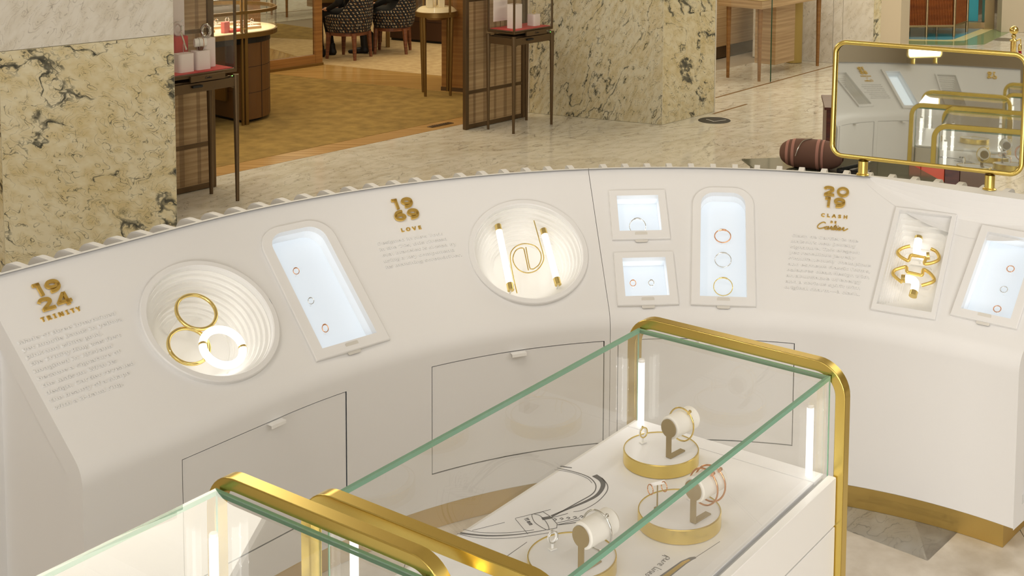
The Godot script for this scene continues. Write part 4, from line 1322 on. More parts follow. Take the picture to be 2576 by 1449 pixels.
func ring_stand(at: Transform3D, label: String, m: Material) -> void:
	var o := thing("ring_stand", label, "ring stand", at)
	var f := MB.new()
	f.box(Vector3(0, 0.0015, 0), Vector3(0.018, 0.003, 0.014), 0.001)
	f.box(Vector3(0, 0.010, 0), Vector3(0.006, 0.018, 0.004), 0.001)
	obj("foot", f, M.white2, o)
	var c := MB.new()
	c.tube(ring_pts(Vector3(0, 0.031, 0), Vector3.RIGHT, Vector3.UP, 0.0105, 0.0125, 24), 0.0032, 10, true)
	obj("holder", c, M.white2, o)
	var r := thing("finger_ring", label.replace("stand holding", "").replace("small white ", "").strip_edges(), "ring", at)
	var b := MB.new()
	b.tube(ring_pts(Vector3(0, 0.031, 0.0042), Vector3.RIGHT, Vector3.UP, 0.0122, 0.0142, 30), 0.0016, 8, true)
	obj("band", b, m, r)
	var h := MB.new(); h.t = Transform3D(Basis.IDENTITY, Vector3(-0.004, 0.046, 0.003))
	h.lathe([Vector2(0.0001, 0.005), Vector2(0.003, 0.004), Vector2(0.002, -0.003)], 8)
	obj("nail_head", h, m, r)

func sketch(b: MB, pts: Array, w: float, w1 := -1.0, closed := false, smooth := true) -> void:
	var q := []
	for p in pts: q.append(Vector2(p[1] + 0.012, p[0] - 0.019))   # across the board, along it
	var src := rope(q, 4, closed) if smooth and q.size() > 2 else q
	b.stroke(src, w, 0.0006, closed and smooth, w1)

func build_vitrines() -> void:
	var P := Vector3(0.052, 0, -3.668)
	var base := yaw(-33.615, P)
	var v1 := thing("glass_showcase", "gold framed glass showcase in front, with three gold rimmed plates and a sketch inside", "showcase", base)
	showcase_parts(v1)
	var at := func(x: float, z: float) -> Transform3D: return base * Transform3D(Basis.IDENTITY, Vector3(x, 0, z))
	var v2 := dup(v1, at.call(-0.226, 1.335), "gold framed glass showcase at the lower left, its lit corner tubes towards the viewer")
	dup(v1, at.call(0.40, 2.95), "gold framed glass showcase behind the viewer, farthest from the mirror")
	# print on the board of the front showcase
	var FB := Transform3D(Basis(Vector3(1, 0, 0), Vector3(0, 0, -1), Vector3(0, 1, 0)), Vector3(0, VB + 0.0002, 0))
	var ink := MB.new()
	var S := [[[[-.3501, .0921], [-.3623, .1236], [-.3877, .145], [-.431, .1583], [-.4718, .1551], [-.5177, .1435], [-.5864, .1245]], 0.016, 0.004],
		[[[-.3742, -.0144], [-.3657, .03], [-.3655, .0798], [-.3822, .1145], [-.4073, .136], [-.44, .1454], [-.4951, .1399], [-.5924, .129]], 0.0022, 0.003],
		[[[-.386, -.0151], [-.3719, .0311], [-.374, .0825], [-.3883, .1107]], 0.0009, -1.0],
		[[[-.3508, .1156], [-.3722, .1482], [-.4043, .1686], [-.4613, .1794], [-.5155, .1735], [-.5383, .1585]], 0.003, 0.0006],
		[[[-.3611, -.0139], [-.3501, .017]], 0.006, 0.003],
		[[[-.7851, -.0125], [-.7767, .0285], [-.7555, .0712], [-.717, .1184], [-.6642, .1614], [-.6383, .182]], 0.0009, -1.0],
		[[[-.7623, -.0128], [-.7492, .0309], [-.7137, .0844], [-.6651, .131]], 0.0009, -1.0],
		[[[-.7791, -.008], [-.7524, .0527], [-.7059, .1097], [-.6482, .1554]], 0.007, 0.001],
		[[[-.6494, .06], [-.6886, .1304]], 0.0009, -1.0], [[[-.6475, .0585], [-.5622, .1047]], 0.0008, -1.0], [[[-.7532, .0085], [-.6779, .0492]], 0.0007, -1.0],
		[[[-.6055, .1576], [-.554, .1885]], 0.001, -1.0], [[[-.6118, .1654], [-.5671, .2041]], 0.0022, -1.0], [[[-.6142, .1625], [-.56, .195]], 0.001, -1.0],
		[[[-.8752, .1518], [-.7195, .1514]], 0.0009, -1.0], [[[-.600, .128], [-.553, .152]], 0.0012, -1.0]]
	for s in S: sketch(ink, s[0], s[1], s[2])
	sketch(ink, [[-.6139, .085], [-.6338, .1083], [-.6438, .1365], [-.646, .1568], [-.6365, .1553], [-.6173, .132], [-.6023, .1016], [-.6046, .0826]], 0.0014, -1.0, true)
	sketch(ink, [[-.6046, .0826], [-.582, .0957], [-.5899, .1239], [-.6094, .1605], [-.6256, .171], [-.6423, .1596]], 0.0013, -1.0, false, false)
	sketch(ink, [[-.6113, .1148], [-.5931, .1279]], 0.012, -1.0, false, false)
	for k in 5:
		var q := [-.5985 + k * 0.0125, .1395 + k * 0.0115]
		sketch(ink, [[q[0], q[1]], [q[0] + .006, q[1] + .001], [q[0] + .005, q[1] + .007], [q[0] - .002, q[1] + .006]], 0.0018)
	var o := obj("sketch_print", ink, M.ink, v1); o.transform = FB
	var LB := Transform3D(Basis(Vector3(0, 0, 1), Vector3(1, 0, 0), Vector3(0, 1, 0)), Vector3.ZERO)   # reads towards the viewer, upright to the right
	var tx: Array = text_mesh("11 mm", 0.012, 0.036, 0, 0.0006, func(p): return p, false)
	o = obj("sketch_lettering", tx[0], M.ink, v1); o.transform = Transform3D(Basis(Vector3(0.882, 0, 0.47), Vector3(0.47, 0, -0.882), Vector3(0, 1, 0)), Vector3(0.089, VB + 0.0002, 0.656))
	# black label with white letters
	var lb := MB.new(); lb.box(Vector3(0.1125, VB + 0.0006, 0.855), Vector3(0.0262, 0.001, 0.078))
	o = obj("label_strip", lb, M.ink, v1)
	tx = text_mesh("J U S T E", 0.011, 0.066, 0, 0.0006, func(p): return p, false)
	o = obj("label_lettering", tx[0], M.white2, v1); o.transform = Transform3D(LB.basis, Vector3(0.107, VB + 0.0012, 0.821))
	# "pure lines" in handwriting
	var hw := MB.new()
	var L := [[0, -.35, 0.06, .3, .2, .5, .32, .3, .18, .05, .05, .15, .12, -.5], [.36, .45, .36, .1, .5, .05, .58, .45, .58, .05, .68, .1], [.74, .1, .8, .45, .86, .5, .92, .4], [.95, .2, 1.1, .35, 1.02, .5, .95, .3, 1.0, .05, 1.15, .1],
		[1.45, .95, 1.42, .3, 1.46, .05, 1.56, .1], [1.64, .45, 1.63, .1, 1.7, .05], [1.78, .05, 1.8, .45, 1.9, .5, 1.96, .3, 1.96, .05, 2.02, .05], [2.06, .2, 2.2, .35, 2.12, .5, 2.06, .3, 2.12, .05, 2.24, .1], [2.45, .45, 2.34, .45, 2.32, .3, 2.44, .2, 2.4, .03, 2.28, .05], [1.64, .68, 1.66, .72]]
	for l in L:
		var pts := []
		for k in range(0, l.size(), 2): pts.append(Vector2(l[k] * 0.040, l[k + 1] * 0.022))
		hw.stroke(rope(pts, 4) if pts.size() > 2 else pts, 0.0011, 0.0006)
	o = obj("handwriting_print", hw, M.ink, v1); o.transform = Transform3D(LB.basis, Vector3(0.474, VB + 0.0002, 0.598))
	# printed nib
	var nb := MB.new()
	nb.stroke([Vector2(0.515, -0.69), Vector2(0.521, -0.60), Vector2(0.527, -0.575), Vector2(0.533, -0.565)], 0.022, 0.0005, false, 0.006)
	o = obj("nib_print", nb, M.ink, v1); o.transform = FB
	nb = MB.new(); nb.stroke([Vector2(0.517, -0.685), Vector2(0.522, -0.60), Vector2(0.527, -0.582)], 0.013, 0.0008, false, 0.006)
	o = obj("nib_fill_print", nb, M.gold, v1); o.transform = FB
	nb = MB.new(); nb.stroke([Vector2(0.533, -0.565), Vector2(0.545, -0.47)], 0.0008, 0.0005)
	o = obj("nib_line_print", nb, M.ink, v1); o.transform = FB
	# lights of the showcase tubes
	for q in [[0.038, 0.040], [VW - 0.038, 0.040], [0.038, VL - 0.04], [VW - 0.038, VL - 0.04]]:
		for b in [base, v2.transform]:
			for k in 3: omni("light_tube_light", b * Vector3(q[0], VB + 0.03 + 0.065 * k, q[1]), Color(1, 0.99, 0.97), 0.0026, 0.009)
	# plates, stands, bangles, rings
	var p1 := thing("display_plate", "round gold rimmed plate nearest the counter, with a ring and a single gold bangle", "display plate", at.call(0.207, 0.199) * Transform3D(Basis.IDENTITY, Vector3(0, VB, 0)), "round gold rimmed plates")
	plate_parts(p1)
	var p2 := dup(p1, at.call(0.420, 0.453) * Transform3D(Basis.IDENTITY, Vector3(0, VB, 0)), "round gold rimmed plate in the middle, with earrings and two rose gold bangles")
	var p3 := dup(p1, at.call(0.325, 0.776) * Transform3D(Basis.IDENTITY, Vector3(0, VB, 0)), "round gold rimmed plate nearest the viewer, with a silver bangle on it")
	dup(p1, base * Transform3D(Basis.IDENTITY, Vector3(0.40 - 0.226, VB, 1.335 + 0.42)), "round gold rimmed plate in the lower left showcase")
	var top := VB + 0.0358
	var st: Node3D = null
	var spots := [[0.252, 0.233, 172.0], [0.480, 0.489, 172.0], [0.381, 0.819, 172.0]]
	var lab := ["bracelet stand with a white cushion and one gold bangle, on the plate nearest the counter", "bracelet stand with a white cushion and two rose gold bangles, on the middle plate", "bracelet stand with a white cushion and one silver bangle, on the plate nearest the viewer"]
	for k in 3:
		var tr: Transform3D = base * Transform3D(Basis(Vector3.UP, deg_to_rad(spots[k][2])), Vector3(spots[k][0], top, spots[k][1]))
		if k == 0:
			st = thing("bracelet_stand", lab[0], "jewellery stand", tr, "bracelet stands on the plates"); stand_parts(st)
		else: dup(st, tr, lab[k])
		var bt := func(z: float, dy: float, tilt: float) -> Transform3D: return tr * Transform3D(Basis(Vector3.UP, tilt), Vector3(0, 0.083 + dy, z))
		if k == 0: bangle(bt.call(0.052, -0.006, 0.15), "gold nail bangle round the cushion nearest the counter", M.gold2, 0.039, 0.046)
		elif k == 1:
			bangle(bt.call(0.040, -0.006, 0.12), "front rose gold bangle round the middle cushion", M.rose, 0.040, 0.046, "rose gold bangles on the middle cushion")
			bangle(bt.call(0.066, -0.007, 0.28), "rear rose gold bangle round the middle cushion", M.rose, 0.040, 0.046, "rose gold bangles on the middle cushion")
		else: bangle(bt.call(0.052, -0.006, 0.15), "silver nail bangle round the cushion nearest the viewer", M.silver, 0.040, 0.047)
	var up := func(x: float, z: float, a: float) -> Transform3D: return base * Transform3D(Basis(Vector3.UP, deg_to_rad(a)), Vector3(x, top, z))
	ring_stand(up.call(0.146, 0.197, 70.0), "small white stand holding a gold ring on the plate nearest the counter", M.gold2)
	ring_stand(up.call(0.415, 0.392, 70.0), "small white stand holding a rose gold ring on the middle plate", M.rose)
	ring_stand(up.call(0.271, 0.780, 70.0), "small white stand holding a silver ring on the plate nearest the viewer", M.silver)
	# earrings on a T shaped stand
	var es := thing("earring_stand", "thin brass earring stand with a white bar on the middle plate", "earring stand", up.call(0.372, 0.481, 20.0))
	var e := MB.new()
	e.lathe([Vector2(0.0001, 0.0003), Vector2(0.0085, 0.0003), Vector2(0.0085, 0.002), Vector2(0.002, 0.003), Vector2(0.0017, 0.062)], 14)
	obj("pole", e, M.tan, es)
	e = MB.new(); e.t = Transform3D(Basis(Vector3.BACK, 0.35), Vector3(0, 0.066, 0)); e.box(Vector3.ZERO, Vector3(0.042, 0.010, 0.003), 0.001)
	obj("bar", e, M.white2, es)
	for k in 2:
		var er := thing("earring", ["left rose gold hoop earring on the brass earring stand", "right rose gold hoop earring on the brass earring stand"][k], "earring", up.call(0.372, 0.481, 20.0), "rose gold hoop earrings")
		var b := MB.new()
		var c := Vector3([-0.017, 0.018][k], [0.050, 0.062][k], 0.005)
		b.tube(ring_pts(c, Vector3(0.8, 0, 0.6), Vector3.UP, 0.0105, 0.0125, 22), 0.0013, 7, true)
		obj("hoop", b, M.rose, er)

# ================================================================ background helpers
# a slab of marble cladding standing on the floor from p to q, with thickness, its texture laid in metres
func clad(parent: Node3D, called: String, p: Vector2, q: Vector2, y0: float, y1: float, m: Material, th: float, off: Vector2, sc: float) -> void:
	var b := MB.new()
	var d := (q - p); var L := d.length(); d /= L
	b.t = Transform3D(Basis(Vector3(d.x, 0, d.y), Vector3.UP, Vector3(d.x, 0, d.y).cross(Vector3.UP)), Vector3(p.x, 0, p.y))
	b.box(Vector3(L / 2, (y0 + y1) / 2, -th / 2), Vector3(L - 0.003, y1 - y0 - 0.002, th), 0.002)
	for i in b.uv.size(): b.uv[i] = b.uv[i] * sc + off
	obj(called, b, m, parent)

func pillar(called: String, label: String, pts: Array, pieces: Array) -> void:
	# pts: floor outline, clockwise seen from above; pieces: [from, to, y0, y1, material, offset, scale]
	var root := thing(called, label, "pillar")
	var core := MB.new()
	var pv := PackedVector2Array(pts)
	var ins = Geometry2D.offset_polygon(pv, -0.03, Geometry2D.JOIN_MITER)
	core.prism(ins[0], 0.001, CEIL - 0.01)
	obj("core", core, M.plaster, root)
	for p in pieces:
		clad(root, "marble_panel", pts[p[0]], pts[p[1]], p[2], p[3], p[4], 0.028, p[5], p[6])

func case_table(called: String, label: String, at: Transform3D, h: float) -> Node3D:
	# slim bronze table with a glass case; x along the front, origin on the floor in the middle
	var o := thing(called, label, "display table", at)
	var lx := 0.285; var lz := 0.165
	for x in [-lx, lx]:
		for z in [-lz, lz]:
			var l := MB.new()
			l.tube([Vector3(x, 0.0, z), Vector3(x, h, z)], 0.017, 4, false, true, 0.030)
			obj("leg", l, M.bronze, o)
	var a := MB.new()
	for s in [-1, 1]:
		a.box(Vector3(0, h - 0.055, s * lz), Vector3(lx * 2, 0.07, 0.018), 0.003)
		a.box(Vector3(s * lx, h - 0.055, 0), Vector3(0.018, 0.07, lz * 2), 0.003)
	a.box(Vector3(0, h - 0.03, 0), Vector3(0.50, 0.05, 0.28), 0.012)
	obj("apron", a, M.bronze, o)
	var br := MB.new()
	for s in [-1, 1]:
		for x in [-1, 1]:
			br.t = Transform3D(Basis(Vector3(x, 0, 0), Vector3.UP, Vector3(0, 0, x)), Vector3(x * (lx - 0.02), h - 0.03, s * lz))
			br.t = br.t * Transform3D(Basis(Vector3.RIGHT, Vector3(0, 0, 1), Vector3(0, -1, 0)), Vector3.ZERO)
			br.prism(PackedVector2Array([Vector2(0, 0), Vector2(-0.16, 0), Vector2(0, 0.075)]), -0.006, 0.006)
	obj("bracket", br, M.bronze, o)
	var dr := MB.new(); dr.box(Vector3(0.02, h + 0.012, lz + 0.022), Vector3(0.30, 0.045, 0.02), 0.002)
	var drawer := obj("drawer", dr, M.bronze, o)
	var lk := MB.new(); lk.box(Vector3(-0.07, h - 0.045, lz + 0.02), Vector3(0.09, 0.018, 0.03), 0.006)
	obj("handle", lk, M.black, drawer)
	var sw := MB.new(); script_word(sw, 0.0026, 0.062, 0.001)
	var so := obj("script_lettering", sw, M.gap, drawer); so.transform = Transform3D(Basis.IDENTITY, Vector3(0.02, h + 0.008, lz + 0.0325))
	var ld := MB.new(); ld.box(Vector3(lx - 0.045, h - 0.005, lz + 0.018), Vector3(0.006, 0.006, 0.006))
	obj("status_led", ld, glow(Color(0.35, 1.0, 0.2), 1.5), o)
	# case
	var cx := lx + 0.005; var cz := lz + 0.01; var y := h + 0.03; var top := h + 1.0
	var t := MB.new(); t.box(Vector3(0, y + 0.004, 0), Vector3(cx * 2, 0.03, cz * 2), 0.003)
	obj("case_base", t, M.bronze, o)
	var mt := MB.new(); mt.box(Vector3(0, y + 0.022, 0), Vector3(cx * 2 - 0.04, 0.006, cz * 2 - 0.04), 0.002)
	obj("red_mat", mt, M.red, o)
	for x in [-cx + 0.008, cx - 0.008]:
		for z in [-cz + 0.008, cz - 0.008]:
			var p := MB.new(); p.box(Vector3(x, (y + top) / 2, z), Vector3(0.018, top - y, 0.018), 0.002)
			obj("case_post", p, M.bronze, o)
	var r := MB.new(); r.box(Vector3(0, top, 0), Vector3(cx * 2, 0.03, cz * 2), 0.003)
	obj("case_top", r, M.bronze, o)
	for s in [-1, 1]:
		var g := MB.new()
		g.quad(Vector3(-cx, y, s * cz), Vector3(cx, y, s * cz), Vector3(cx, top, s * cz), Vector3(-cx, top, s * cz), Vector3(0, 0, s))
		obj("glass_pane", g, M.glass, o)
		g = MB.new()
		g.quad(Vector3(s * cx, y, -cz), Vector3(s * cx, y, cz), Vector3(s * cx, top, cz), Vector3(s * cx, top, -cz), Vector3(s, 0, 0))
		obj("glass_pane", g, M.glass, o)
	return o

func plinth_box(at: Transform3D, label: String, w: float, d: float, h: float, m: Material, group := "white display blocks") -> void:
	var o := thing("display_block", label, "display block", at, group)
	var b := MB.new()
	b.t = Transform3D(Basis.IDENTITY, Vector3.ZERO)
	var pv := PackedVector2Array()
	for p in round_rect(w, d, minf(w, d) * 0.22, 6): pv.append(p)
	b.prism(pv, 0.0, h)
	obj("block", b, m, o)

func watch(at: Transform3D, label: String, m: Material) -> void:
	var o := thing("wristwatch", label, "watch", at)
	var s := MB.new()
	s.tube(ring_pts(Vector3(0, 0.052, 0), Vector3(0, 0, 1), Vector3.UP, 0.034, 0.046, 28), 0.007, 8, true, true, -1.0, 2.0)
	obj("strap", s, m, o)
	var c := MB.new(); c.box(Vector3(0, 0.062, 0.034), Vector3(0.034, 0.040, 0.010), 0.004)
	obj("case", c, M.silver, o)
	var d := MB.new(); d.box(Vector3(0, 0.062, 0.0395), Vector3(0.022, 0.026, 0.002), 0.0005)
	obj("dial", d, M.white2, o)
	var p := MB.new(); p.tube([Vector3(0, 0, 0), Vector3(0, 0.012, 0)], 0.008, 8)
	obj("foot", p, M.glass_foot, o)

func pane_partition(called: String, label: String, p: Vector2, q: Vector2, h: float) -> void:
	var o := thing(called, label, "partition")
	var d := q - p; var L := d.length(); d /= L
	var T := Transform3D(Basis(Vector3(d.x, 0, d.y), Vector3.UP, Vector3(d.x, 0, d.y).cross(Vector3.UP)), Vector3(p.x, 0, p.y))
	for x in [0.0, L]:
		var b := MB.new(); b.t = T; b.box(Vector3(x, h / 2, 0), Vector3(0.045, h, 0.045), 0.003); obj("post", b, M.bronze, o)
	for y in [0.024, 0.362, 1.27, h - 0.02]:
		var b := MB.new(); b.t = T; b.box(Vector3(L / 2, y, 0), Vector3(L - 0.045, 0.04 if y < 0.1 or y > 2 else 0.03, 0.036), 0.003); obj("rail", b, M.bronze, o)
	for s in [[0.044, 0.347], [0.377, 1.255], [1.285, h - 0.04]]:
		var b := MB.new(); b.t = T
		b.box(Vector3(L / 2, (s[0] + s[1]) / 2, 0), Vector3(L - 0.045, s[1] - s[0], 0.008))
		obj("veneer_pane", b, M.panel_wood, o)
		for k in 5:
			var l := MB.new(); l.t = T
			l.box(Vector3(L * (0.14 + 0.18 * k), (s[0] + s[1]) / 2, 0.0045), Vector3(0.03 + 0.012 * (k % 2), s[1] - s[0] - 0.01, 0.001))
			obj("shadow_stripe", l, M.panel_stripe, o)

func build_shop() -> void:
	M.glass_foot = glass(Color(0.95, 0.97, 1.0), 0.1)
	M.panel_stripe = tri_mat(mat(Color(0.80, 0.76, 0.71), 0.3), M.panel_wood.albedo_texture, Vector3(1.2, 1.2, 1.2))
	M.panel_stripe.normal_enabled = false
	# left pillar: a white upper cladding over a cream one with dark veins
	var p := Vector2(-3.848, -7.818); var q := Vector2(-3.073, -8.685)
	var bk := Vector2(-0.72, -0.61)
	pillar("marble_pillar", "pillar at the left clad in cream marble with dark green veins below and white marble above", [p, q, q + bk * 1.0, p + bk * 1.0],
		[[0, 1, 0.0, 1.425, M.marble_a, Vector2(0.10, 0.02), 0.62], [0, 1, 1.425, 4.5, M.marble_w, Vector2(0.3, 0.1), 0.5], [1, 2, 0.0, 4.5, M.marble_w, Vector2(0.1, 0.6), 0.5], [3, 0, 0.0, 1.425, M.marble_a, Vector2(0.5, 0.5), 0.62], [3, 0, 1.425, 4.5, M.marble_w, Vector2(0.7, 0.2), 0.5], [2, 3, 0.0, 4.5, M.marble_w, Vector2(0.7, 0.2), 0.5]])
	var a := Vector2(-1.009, -13.257); var b := Vector2(0.394, -12.695); var c := Vector2(0.977, -13.416)
	pillar("marble_pillar", "pillar in the middle of the hall clad in cream marble with slanting dark veins", [a, b, c, c + (a - b)],
		[[0, 1, 0.0, 4.5, M.marble_b, Vector2(0.05, 0.12), 0.62], [1, 2, 0.0, 4.5, M.marble_a, Vector2(0.62, 0.35), 0.60], [2, 3, 0.0, 4.5, M.marble_w, Vector2(0.1, 0.1), 0.6], [3, 0, 0.0, 4.5, M.marble_w, Vector2(0.4, 0.1), 0.6]])
	# tables with glass cases
	var T2 := yaw(53.4, Vector3(-1.02, 0, -12.535))
	var T1 := yaw(53.4, Vector3(-3.2615, 0, -9.5475))
	case_table("case_table", "bronze table with a glass case on a red mat beside the middle pillar", T2, 0.945)
	case_table("case_table", "bronze table with a glass case on a red mat beside the left pillar", T1, 0.985)
	var y1 := 0.985 + 0.03 + 0.0255; var y2 := 0.945 + 0.03 + 0.0255
	var on1 := func(x: float, z: float, r := 0.0) -> Transform3D: return T1 * Transform3D(Basis(Vector3.UP, deg_to_rad(r)), Vector3(x, y1, z))
	plinth_box(on1.call(-0.09, 0.05), "low white display block nearest the left pillar on the red mat", 0.13, 0.10, 0.137, M.whitebox)
	plinth_box(on1.call(0.065, 0.04), "white display block holding a bracelet roll on the red mat", 0.125, 0.10, 0.142, M.whitebox)
	plinth_box(on1.call(0.165, -0.03), "tall white display block holding a watch, at the right on the red mat", 0.115, 0.10, 0.22, M.whitebox)
	plinth_box(on1.call(-0.045, -0.08), "tall red display block behind the white ones, holding a watch", 0.125, 0.10, 0.25, M.redbox, "")
	watch(T1 * Transform3D(Basis(Vector3.UP, 0.5), Vector3(-0.045, y1 + 0.25, -0.08)), "white strapped watch standing on the red display block", M.whitebox)
	watch(T1 * Transform3D(Basis(Vector3.UP, 0.5), Vector3(0.165, y1 + 0.22, -0.03)), "silver watch standing on the tall white display block", M.silver)
	var roll := thing("bracelet_roll", "short white roll with a tan end and two bracelets on a white block", "jewellery stand", T1 * Transform3D(Basis(Vector3.UP, 1.2), Vector3(0.065, y1 + 0.142, 0.04)))
	var rb := MB.new(); rb.t = Transform3D(Basis(Vector3.RIGHT, Vector3(0, 0, 1), Vector3(0, -1, 0)), Vector3(0, 0.058, -0.045))
	rb.lathe([Vector2(0.0001, 0.0), Vector2(0.030, 0.0), Vector2(0.032, 0.003), Vector2(0.032, 0.088), Vector2(0.0001, 0.09)], 24)
	obj("roll", rb, M.suede, roll)
	rb = MB.new(); rb.box(Vector3(0, 0.014, 0), Vector3(0.04, 0.028, 0.03), 0.003); obj("foot", rb, M.walnut, roll)
	for k in 2:
		rb = MB.new(); rb.tube(ring_pts(Vector3(0, 0.052, -0.012 + 0.03 * k), Vector3.RIGHT, Vector3.UP, 0.036, 0.040, 24), 0.002, 6, true)
		obj("bracelet", rb, M.rose if k else M.silver, roll)
	var sk := thing("strap_stand", "slanted silver watch strap on a thin stand over the low white block", "watch strap", T1 * Transform3D(Basis(Vector3.UP, 0.4), Vector3(-0.09, y1 + 0.137, 0.05)))
	rb = MB.new(); rb.tube([Vector3(0, 0, 0), Vector3(0, 0.07, 0)], 0.002, 6); obj("pole", rb, M.silver, sk)
	rb = MB.new(); rb.t = Transform3D(Basis(Vector3.BACK, 0.45), Vector3(0, 0.09, 0.006)); rb.box(Vector3.ZERO, Vector3(0.016, 0.15, 0.006), 0.002); obj("strap", rb, M.silver, sk)
	var bp := thing("backdrop_panel", "white backdrop panel with crossing lines in the left glass case", "panel", T1 * Transform3D(Basis.IDENTITY, Vector3(-0.09, y1, -0.15)))
	rb = MB.new(); rb.box(Vector3(0, 0.42, 0), Vector3(0.30, 0.84, 0.008), 0.002); obj("panel", rb, M.whitebox, bp)
	for k in 2:
		rb = MB.new(); rb.t = Transform3D(Basis(Vector3.BACK, [0.9, -0.9][k]), Vector3(0.0, 0.25, 0.005)); rb.box(Vector3.ZERO, Vector3(0.008, 0.36, 0.002)); obj("line", rb, M.white2, bp)
	var on2 := func(x: float, z: float) -> Transform3D: return T2 * Transform3D(Basis.IDENTITY, Vector3(x, y2, z))
	plinth_box(on2.call(-0.11, 0.02), "tall white display block in the glass case by the middle pillar", 0.125, 0.11, 0.235, M.whitebox)
	plinth_box(on2.call(0.165, 0.03), "small white display block with a gold ring in the glass case by the middle pillar", 0.105, 0.10, 0.115, M.whitebox)
	jewel2(T2 * Transform3D(Basis.IDENTITY, Vector3(0.165, y2 + 0.115, 0.03)), "gold ring standing on the small white block by the middle pillar")
	var st := thing("bracelet_stand", "bracelet stand on the tall white block by the middle pillar", "jewellery stand", T2 * Transform3D(Basis(Vector3.UP, 2.2), Vector3(-0.11, y2 + 0.235, 0.02)))
	stand_parts(st, 0.075, 0.032)
	bp = thing("backdrop_panel", "white backdrop panel in the glass case by the middle pillar", "panel", T2 * Transform3D(Basis.IDENTITY, Vector3(-0.15, y2, -0.13)))
	rb = MB.new(); rb.box(Vector3(0, 0.44, 0), Vector3(0.2, 0.76, 0.008), 0.002); obj("panel", rb, M.whitebox, bp)
	rb = MB.new(); rb.tube([Vector3(0, 0, 0), Vector3(0, 0.07, 0)], 0.003, 6); obj("pole", rb, M.bronze, bp)
	# veneer partitions behind the tables
	pane_partition("veneer_partition", "bronze framed veneer partition behind the table by the middle pillar", Vector2(-1.538, -12.376), Vector2(-1.036, -13.009), 2.4)
	var u := Vector2(0.6237, -0.7817)
	var e := Vector2(-3.284, -10.091)
	pane_partition("veneer_partition", "bronze framed veneer partition between the left pillar and its table", e - u * 0.85, e, 2.4)
	showcase_round()
	# framed mirror standing in the shop
	var mp := Vector2(-3.832, -16.171)
	var MT := Transform3D(Basis(E1, Vector3.UP, E2), Vector3(mp.x, 0, mp.y))
	var mo := thing("standing_mirror", "tall wood framed mirror standing on the parquet behind the round showcase", "mirror", MT)
	for s in [[-0.055, 0.11], [-0.98, 0.11]]:
		var f := MB.new(); f.box(Vector3(s[0], 1.2, -0.05), Vector3(s[1], 2.4, 0.1), 0.004); obj("jamb", f, M.wood_wall, mo)
	var f2 := MB.new(); f2.box(Vector3(-0.52, 0.075, -0.05), Vector3(0.82, 0.15, 0.1), 0.004); obj("bottom_rail", f2, M.wood_wall, mo)
	f2 = MB.new(); f2.box(Vector3(-0.52, 2.34, -0.05), Vector3(0.82, 0.12, 0.1), 0.004); obj("top_rail", f2, M.wood_wall, mo)
	f2 = MB.new(); f2.box(Vector3(-0.52, 0.02, 0.006), Vector3(1.05, 0.04, 0.012), 0.002); obj("kick", f2, M.bronze_warm, mo)
	f2 = MB.new(); f2.box(Vector3(-0.52, 1.215, -0.04), Vector3(0.82, 2.13, 0.02)); obj("mirror_glass", f2, M.mirror, mo)
	# round pedestal case
	pedestal()
	# wood clad pier, brown counter behind
	var w := MB.new()
	var dd := Vector2(0.95, 0.312)
	var w0 := Vector2(-2.072, -14.453)
	w.prism(PackedVector2Array([w0, w0 + dd * 0.75, w0 + dd * 0.75 + Vector2(0.15, -0.5), w0 + Vector2(0.0, -0.9)]), 0.05, 2.6)
	var wo := obj("wood_pier", w, M.wood_wall)
	tag(wo, "pier clad in warm wood veneer beside the round pedestal case", "pier")
	w = MB.new(); w.prism(PackedVector2Array([w0 - dd * 0.01, w0 + dd * 0.76 + Vector2(0, 0.01), w0 + dd * 0.75 + Vector2(0.15, -0.5), w0 + Vector2(-0.01, -0.9)]), 0.006, 0.05)
	obj("kick", w, M.bronze, wo)
	w = MB.new()
	w.t = Transform3D(Basis(Vector3(0.901, 0, 0.434), Vector3.UP, Vector3(-0.434, 0, 0.901)), Vector3(-2.82, 0, -18.2))
	w.box(Vector3(0, 0.46, -0.3), Vector3(1.3, 0.84, 0.6), 0.01)
	wo = obj("brown_counter", w, M.leather_dark); tag(wo, "dark brown leather clad counter behind the round pedestal case", "counter")
	var k2 := MB.new(); k2.t = w.t; k2.box(Vector3(0, 0.027, -0.31), Vector3(1.28, 0.034, 0.56)); obj("kick", k2, M.black, wo)
	k2 = MB.new(); k2.t = w.t; k2.box(Vector3(0, 0.31, 0.001), Vector3(1.3, 0.004, 0.004)); obj("seam", k2, M.gap, wo)
	seating()

func jewel2(at: Transform3D, label: String) -> void:
	var o := thing("finger_ring", label, "ring", at)
	var b := MB.new(); b.tube(ring_pts(Vector3(0, 0.018, 0), Vector3(0.9, 0, 0.43), Vector3.UP, 0.014, 0.016, 20), 0.003, 6, true)
	obj("band", b, M.gold2, o)

